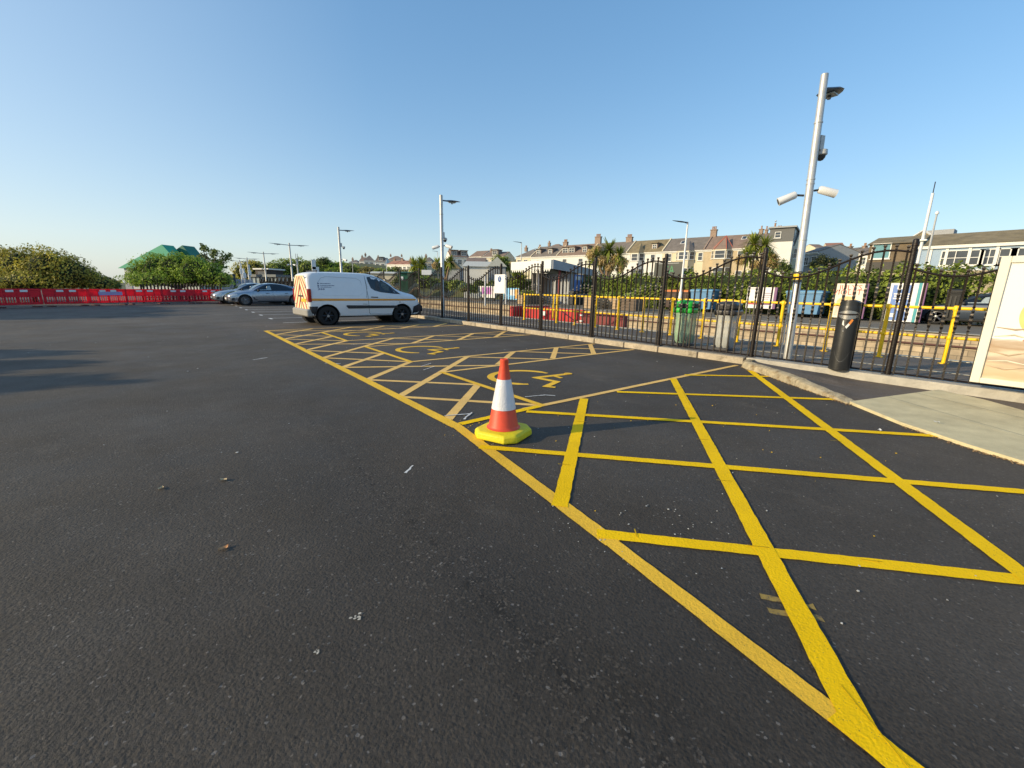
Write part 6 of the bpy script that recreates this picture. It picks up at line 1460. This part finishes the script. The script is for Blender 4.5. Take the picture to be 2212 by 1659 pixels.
t = thing('equipment_cabinet', 'dark grey cabinet standing against the grey boarded shelter end', 'cabinet', (p_.x, p_.y, .1)); MB().rbox((0, 0, .6), (2.0, .6, 1.1), .04).obj('body', M_DK, t); MB().box((0, -.31, .75), (1.2, .03, .3)).obj('panel', mat('cabinet_panel', (.3, .33, .37), .5), t)
# timber planters
def planter(label, x0, x1, yb, m_, h=.75):
    a, b = G(x0, yb, .1), G(x1, yb, .1); X = (a.x+b.x)/2; w_ = abs(atX(x0, yb, X).y-atX(x1, yb, X).y)
    t = thing('planter', label, 'planter', (X, (atX(x0, yb, X).y+atX(x1, yb, X).y)/2, .1), 0, 'timber planters on the far platform'); mb = MB()
    for k in range(4): mb.box((0, 0, h*(k+.5)/4), (.9+(.02 if k % 2 else 0), w_, h/4-.015))
    mb.obj('box', m_, t); crown_mesh([(0, w_*.1, h+.08, .4, w_*.4, .26)], 260, .14, int(x0)).obj('plants', L_MID, t, fix=False)
M_TAN = mat('planter_timber', (.42, .30, .18), .8, .2, 3, .2); M_DTM = mat('planter_dark_timber', (.14, .10, .07), .8, .2, 3)
planter('small tan planter under the shelter canopy beside the banner', x15(1040), x15(1112), y15(825), M_TAN); planter('dark timber planter under the shelter canopy', x15(1122), x15(1205), y15(825), M_DTM)
planter('tan planter in front of the dark hedge, left of the railing post', x15(1870), x15(2035), y15(882), M_TAN); planter('tan planter right of the railing post, in front of the hedge', x15(2045), 1345, y15(885), M_TAN); planter('dark brown planter at the left end of the long hedge', 1348, 1382, 671, M_DTM)
# red buffer stops on the tracks
M_BUF = mat('buffer_red', (.50, .025, .025), .55, .15, 3, dirt=((.25, .03, .025), 3, .58)); M_BUD = mat('buffer_shaded_red', (.20, .03, .03), .6, .15)  # second red is darker: shade put into the beam's colour
t = thing('buffer_stop', 'bright red buffer stop with sloping end on the near track', 'buffer stop', (13.1, 12.3, -.85))
MB().prism([(0, 0, .8), (0, 1.0, 1.28), (0, 3.7, 1.28), (0, 3.7, .78), (0, 2.6, .72)], (.12, 0, 0)).prism([(1.4, 0, .8), (1.4, 1.0, 1.28), (1.4, 3.7, 1.28), (1.4, 3.7, .78), (1.4, 2.6, .72)], (.12, 0, 0)).obj('side_plate', M_BUF, t)
MB().box((.7, 3.8, 1.1), (2.4, .22, .5)).obj('buffer_beam', M_BUF, t)
for x in (.06, 1.46):
    MB().tube([(x, 0, .86), (x, -.6, 0)], .07, 6).obj('strut', M_BUF, t); MB().box((x, 3.6, .4), (.12, .12, .8)).obj('leg', M_DK, t); MB().lathe([(.16, 0), (.16, .03), (.06, .05), (.06, .3)], (x, 4.2, 1.1), 12, 'y').obj('buffer_head', M_DK, t)
MB().rbox((-.03, 2.0, 1.1), (.02, .16, .2), .008).obj('label_plate', M_SGN, t)
t = thing('buffer_stop', 'red buffer stop with shade-darkened beam and splayed legs behind the yellow railing', 'buffer stop', (13.15, 10.0, -.85))
MB().box((0, .95, 1.03), (.16, 2.2, .44)).obj('buffer_beam', M_BUD, t)
for y in (.2, 1.8): MB().prism([(.02, y-.09, .82), (.02, y+.09, .82), (.02, y+.30, 0), (.02, y+.12, 0)], (.1, 0, 0)).prism([(-.1, y-.09, .815), (-.1, y+.09, .815), (-.1, y-.12, 0), (-.1, y-.30, 0)], (.1, 0, 0)).obj('leg', M_BUF, t)
for y in (1.9, 2.0): MB().box((-.1, 2.0, 1.15 if y < 2 else .92), (.02, .22, .06)).obj('label_plate', M_SGN, t)
# mast and poles on the right
b_ = W(1975, 600, 31); tp = W(1988.5, 426, 31); t = thing('mast', 'tall white mast with dark aerial rod behind the railing', 'mast', (b_.x, b_.y, .1)); H = tp.z-.1
MB().tube([(0, 0, 0), (0, 0, H)], [.115, .085], 12).obj('pole', M_WPL, t, smooth=40); MB().tube([(0, 0, H), (0, 0, H+.75)], .03, 6).obj('aerial', M_DK, t); MB().box((0, 0, H*.62), (.5, .5, .1)).obj('collar', M_WPL, t)
b_ = W(1993, 600, 40); tp = W(1997, 468, 40); t = thing('lamp_mast', 'thin grey pole with small pale cap right of the white mast', 'pole', (b_.x, b_.y, 2.7)); H = tp.z-2.7
MB().tube([(0, 0, 0), (0, 0, H)], [.10, .07], 8).obj('pole', M_GALV, t, smooth=40); MB().lathe([(.12, 0), (.16, .1), (.1, .25), (.02, .3)], (0, 0, H), 10).obj('cap', M_WPL, t, smooth=50)
# left: green roofed hall, palisade fences, shelter and posts beyond the car
pL, pR = W(268, 600, 52), W(432, 600, 51)
rz_, L_ = frame_of(pL, pR); t = thing('green_hall', 'pale hall with two green pitched roof peaks behind the round shrub', 'building', (pL.x, pL.y, 0), rz_)
MB().box((L_/2, 1.5, 1.5), (L_-.4, 3.0, 3.0)).obj('wall', mat('hall_wall', (.55, .55, .50), .8, .08), t)
M_GRF = mat('green_sheeting', (.03, .36, .20), .45, .12, 1.5)
a0 = L_*(366-268)/(432-268); a1 = L_*(385-268)/(432-268)
MB().prism([(-.3, -.3, 2.95), (a0, -.3, 5.75), (L_*.78, -.3, 3.6), (L_*.98, -.3, 3.0)], (0, 1.6, 0)).obj('roof', M_GRF, t); MB().prism([(L_*.2, 1.5, 2.9), (a1-.2, 1.5, 5.85), (L_*.86, 1.5, 3.7), (L_, 1.5, 2.9)], (0, 1.8, 0)).obj('roof', mat('green_sheeting_dark', (.015, .15, .09), .45, .12, 1.5), t)
MB().box((L_*.05, -.03, 1.1), (.9, .05, 2.1)).obj('door', M_WG, t)
def palisade(label, p0, p1, h, m_, gap=.16, z0=0., name='palisade_fence'):
    d = p1-p0; L_ = d.length; t = thing(name, label, 'fence', (p0.x, p0.y, z0), math.atan2(d.y, d.x)); mb = MB(); n = int(L_/gap)
    for i in range(n): x = (i+.5)*gap; mb.box((x, 0, h/2), (gap*.45, .02, h-.1)); mb.prism([(x-gap*.22, -.01, h-.05), (x+gap*.22, -.01, h-.05), (x, -.01, h+.08)], (0, .02, 0))
    for z in (.35, h-.35): mb.box((L_/2, .03, z), (L_, .04, .06))
    mb.obj('panel', m_, t); 
    for i in range(int(L_/2.7)+1): MB().box((i*2.7, .08, h/2), (.07, .09, h)).obj('post', m_, t)
palisade('dark palisade fence in front of the round green shrub', Vector((-1.6, 36.9, 0)), Vector((3.0, 39.2, 0)), 1.2, M_IRON, .2)
palisade('pale blue palisade fence left of the grey car', W(481, 610, 52).to_2d().to_3d(), W(548, 610, 60).to_2d().to_3d(), 1.9, mat('pale_blue_steel', (.28, .34, .46), .5, .1))
t = thing('gate_post', 'thick dark blue post standing in the pale blue fence', 'post', W(507, 610, 54).to_2d().to_3d()); MB().rbox((0, 0, 1.25), (.28, .28, 2.5), .03).box((0, 0, 2.53), (.34, .34, .06)).obj('post', mat('post_navy', (.02, .03, .06), .5), t)
pL, pR = W(542, 605, 62), W(598, 605, 60); rz_, L_ = frame_of(pL, pR); t = thing('waiting_shelter', 'glazed waiting shelter with flat dark roof behind the grey car', 'shelter', (pL.x, pL.y, 0), rz_)
MB().box((L_/2, 1, 2.55), (L_+.5, 2.6, .35)).obj('roof', mat('shelter_roof', (.10, .12, .13), .6), t); MB().box((L_/2, 1, 1.2), (L_-.1, 1.8, 2.3)).obj('glazing', mat('shelter_glass', (.25, .32, .36), .15, .4, 1.2), t)
for i in range(7): MB().box((i*L_/6, -.0, 1.2), (.10, .10, 2.4)).obj('post', M_WG if i < 5 else M_DK, t)
pL, pR = W(551, 590, 85), W(577, 590, 84); rz_, L_ = frame_of(pL, pR); t = thing('flat_roofed_hut', 'dark hut with pale flat roof edge above the waiting shelter', 'building', (pL.x, pL.y, 0), rz_)
MB().box((L_/2, 2, 2.1), (L_-.2, 4, 4.2)).obj('wall', mat('hut_dark', (.05, .04, .035), .8, .2), t); MB().box((L_/2, 2, 4.35), (L_+.4, 4.6, .25)).obj('roof', M_CAN, t); MB().box((L_*.55, -.03, 3.4), (L_*.6, .06, .9)).obj('window', M_WIN, t)
for px, yt, d, lab in ((519, 568, 60, 'white signal post left of the grey car, tallest of three'), (526, 580, 58, 'short white signal post with a box between two taller ones'), (537, 572, 60, 'white signal post closest to the waiting shelter')):
    p = W(px, yt, d); t = thing('signal_post', lab, 'post', (p.x, p.y, 0), 0, 'white posts beyond the pale blue fence'); MB().tube([(0, 0, 0), (0, 0, p.z)], .11, 8).obj('post', M_WPL, t, smooth=40); MB().rbox((.0, -.16, p.z*.72), (.4, .25, .7), .04).obj('box', M_WPL, t)
p = W(640, 548, 80); t = thing('signal_mast', 'thin grey twin mast between lamp columns above the van rear', 'mast', (p.x, p.y, 0)); MB().tube([(0, 0, 0), (0, 0, p.z-1)], .12, 8).obj('pole', M_GALV, t); MB().tube([(-.15, 0, p.z-2), (-.15, 0, p.z)], .05, 5).obj('aerial', M_WG, t); MB().tube([(.15, 0, p.z-2), (.15, 0, p.z)], .05, 5).obj('aerial', M_WG, t)
p = W(675, 561, 45); t = thing('sign_tower', 'white stepped sign panel showing above the rear of the van roof', 'sign', (p.x, p.y, 0)); MB().tube([(0, 0, 0), (0, 0, p.z)], .08, 8).obj('post', M_WG, t); MB().rbox((.05, -.1, p.z-.5), (.42, .12, 1.0), .02).rbox((.2, -.1, p.z-1.0), (.7, .12, .55), .02).obj('panel', M_WPL, t)
# low sheds and white buildings behind the railing near the van
def shed(label, x0, x1, d, yt, yb, wm, rm, gable=False, name='shed', dep=5., rise=.8):
    a, b = W(x0, yt, d), W(x1, yt, d); rz_, L_ = frame_of(a, b); zt_ = W((x0+x1)/2, yt, d).z; t = thing(name, label, 'building', (a.x, a.y, 0), rz_)
    MB().box((L_/2, dep/2, zt_/2), (L_, dep, zt_)).obj('wall', wm, t)
    if gable: MB().prism([(-.2, -.25, zt_-.05), (L_/2, -.25, zt_+rise), (L_+.2, -.25, zt_-.05)], (0, dep+.5, 0)).obj('roof', rm, t)
    else: MB().prism([(-.2, -.3, zt_-.05), (-.2, dep/2, zt_+rise), (-.2, dep+.3, zt_-.05)], (L_+.4, 0, 0)).obj('roof', rm, t)
    return t, L_, zt_
M_SHR = mat('shed_roof_pale', (.55, .54, .48), .7, .1); M_GRN = mat('hut_green', (.015, .10, .05), .5, .1)
shed('long low pale shed above the van windscreen', 795, 858, 62, 590, 610, M_WC, M_SHR, rise=.3)
t, L_, zt_ = shed('dark green hut with a small white label behind the railing', 860, 880, 50, 588, 615, M_GRN, M_GRN, rise=.15, name='hut'); patch(t, 0, 0, .1, .1, M_SGN, 'label_plate'); bpy.data.objects.remove([o for o in t.children if o.name.startswith('label_plate')][0]); MB().box((L_*.35, -.03, zt_-.7), (.4, .04, .4)).obj('label_plate', M_SGN, t)
shed('white walled building with pale roof left of the shelter', 1002, 1056, 58, 575, 620, M_WW, M_SHR, rise=.9, dep=9.)
shed('grey gabled building adjoining the white walled building', 1056, 1092, 56, 575, 620, M_WG, M_SHR, gable=True, rise=1.2, dep=8.)
shed('small grey house with mossy roof right of the lamp column', 962, 992, 66, 579, 615, M_WG, M_MOSS, gable=True, rise=1.2)
shed('low brown roofed bungalow between the hillside houses and white building', 1008, 1046, 85, 566, 600, M_WW, M_BRNR, rise=1.1, name='bungalow', dep=7.)
p0, p1 = W(911, 583, 44), W(932, 594, 44); t = thing('platform_sign', 'blank white platform sign board left of the lamp column', 'sign', ((p0.x+p1.x)/2, (p0.y+p1.y)/2, 0), math.atan2(_R[1], _R[0])); MB().rbox((0, 0, (p0.z+p1.z)/2), ((p1-p0).to_2d().length, .08, p0.z-p1.z), .01).obj('panel', M_SGN, t)
for s_ in (-1, 1): MB().box((s_*.35, .06, p1.z/2), (.06, .06, p1.z)).obj('leg', M_DK, t)
for px, yt, d, lab in ((1048, 600, 30, 'thin white post on the far platform left of the parking sign'), (1093, 598, 34, 'slim cream post right of the purple banner')):
    p = W(px, yt, d); t = thing('white_post', lab, 'post', (p.x, p.y, .1)); MB().tube([(0, 0, 0), (0, 0, max(1.5, p.z))], .05, 8).lathe([(.05, 0), (.06, .03), (.03, .06)], (0, 0, max(1.5, p.z)), 8).obj('post', M_WPL, t)
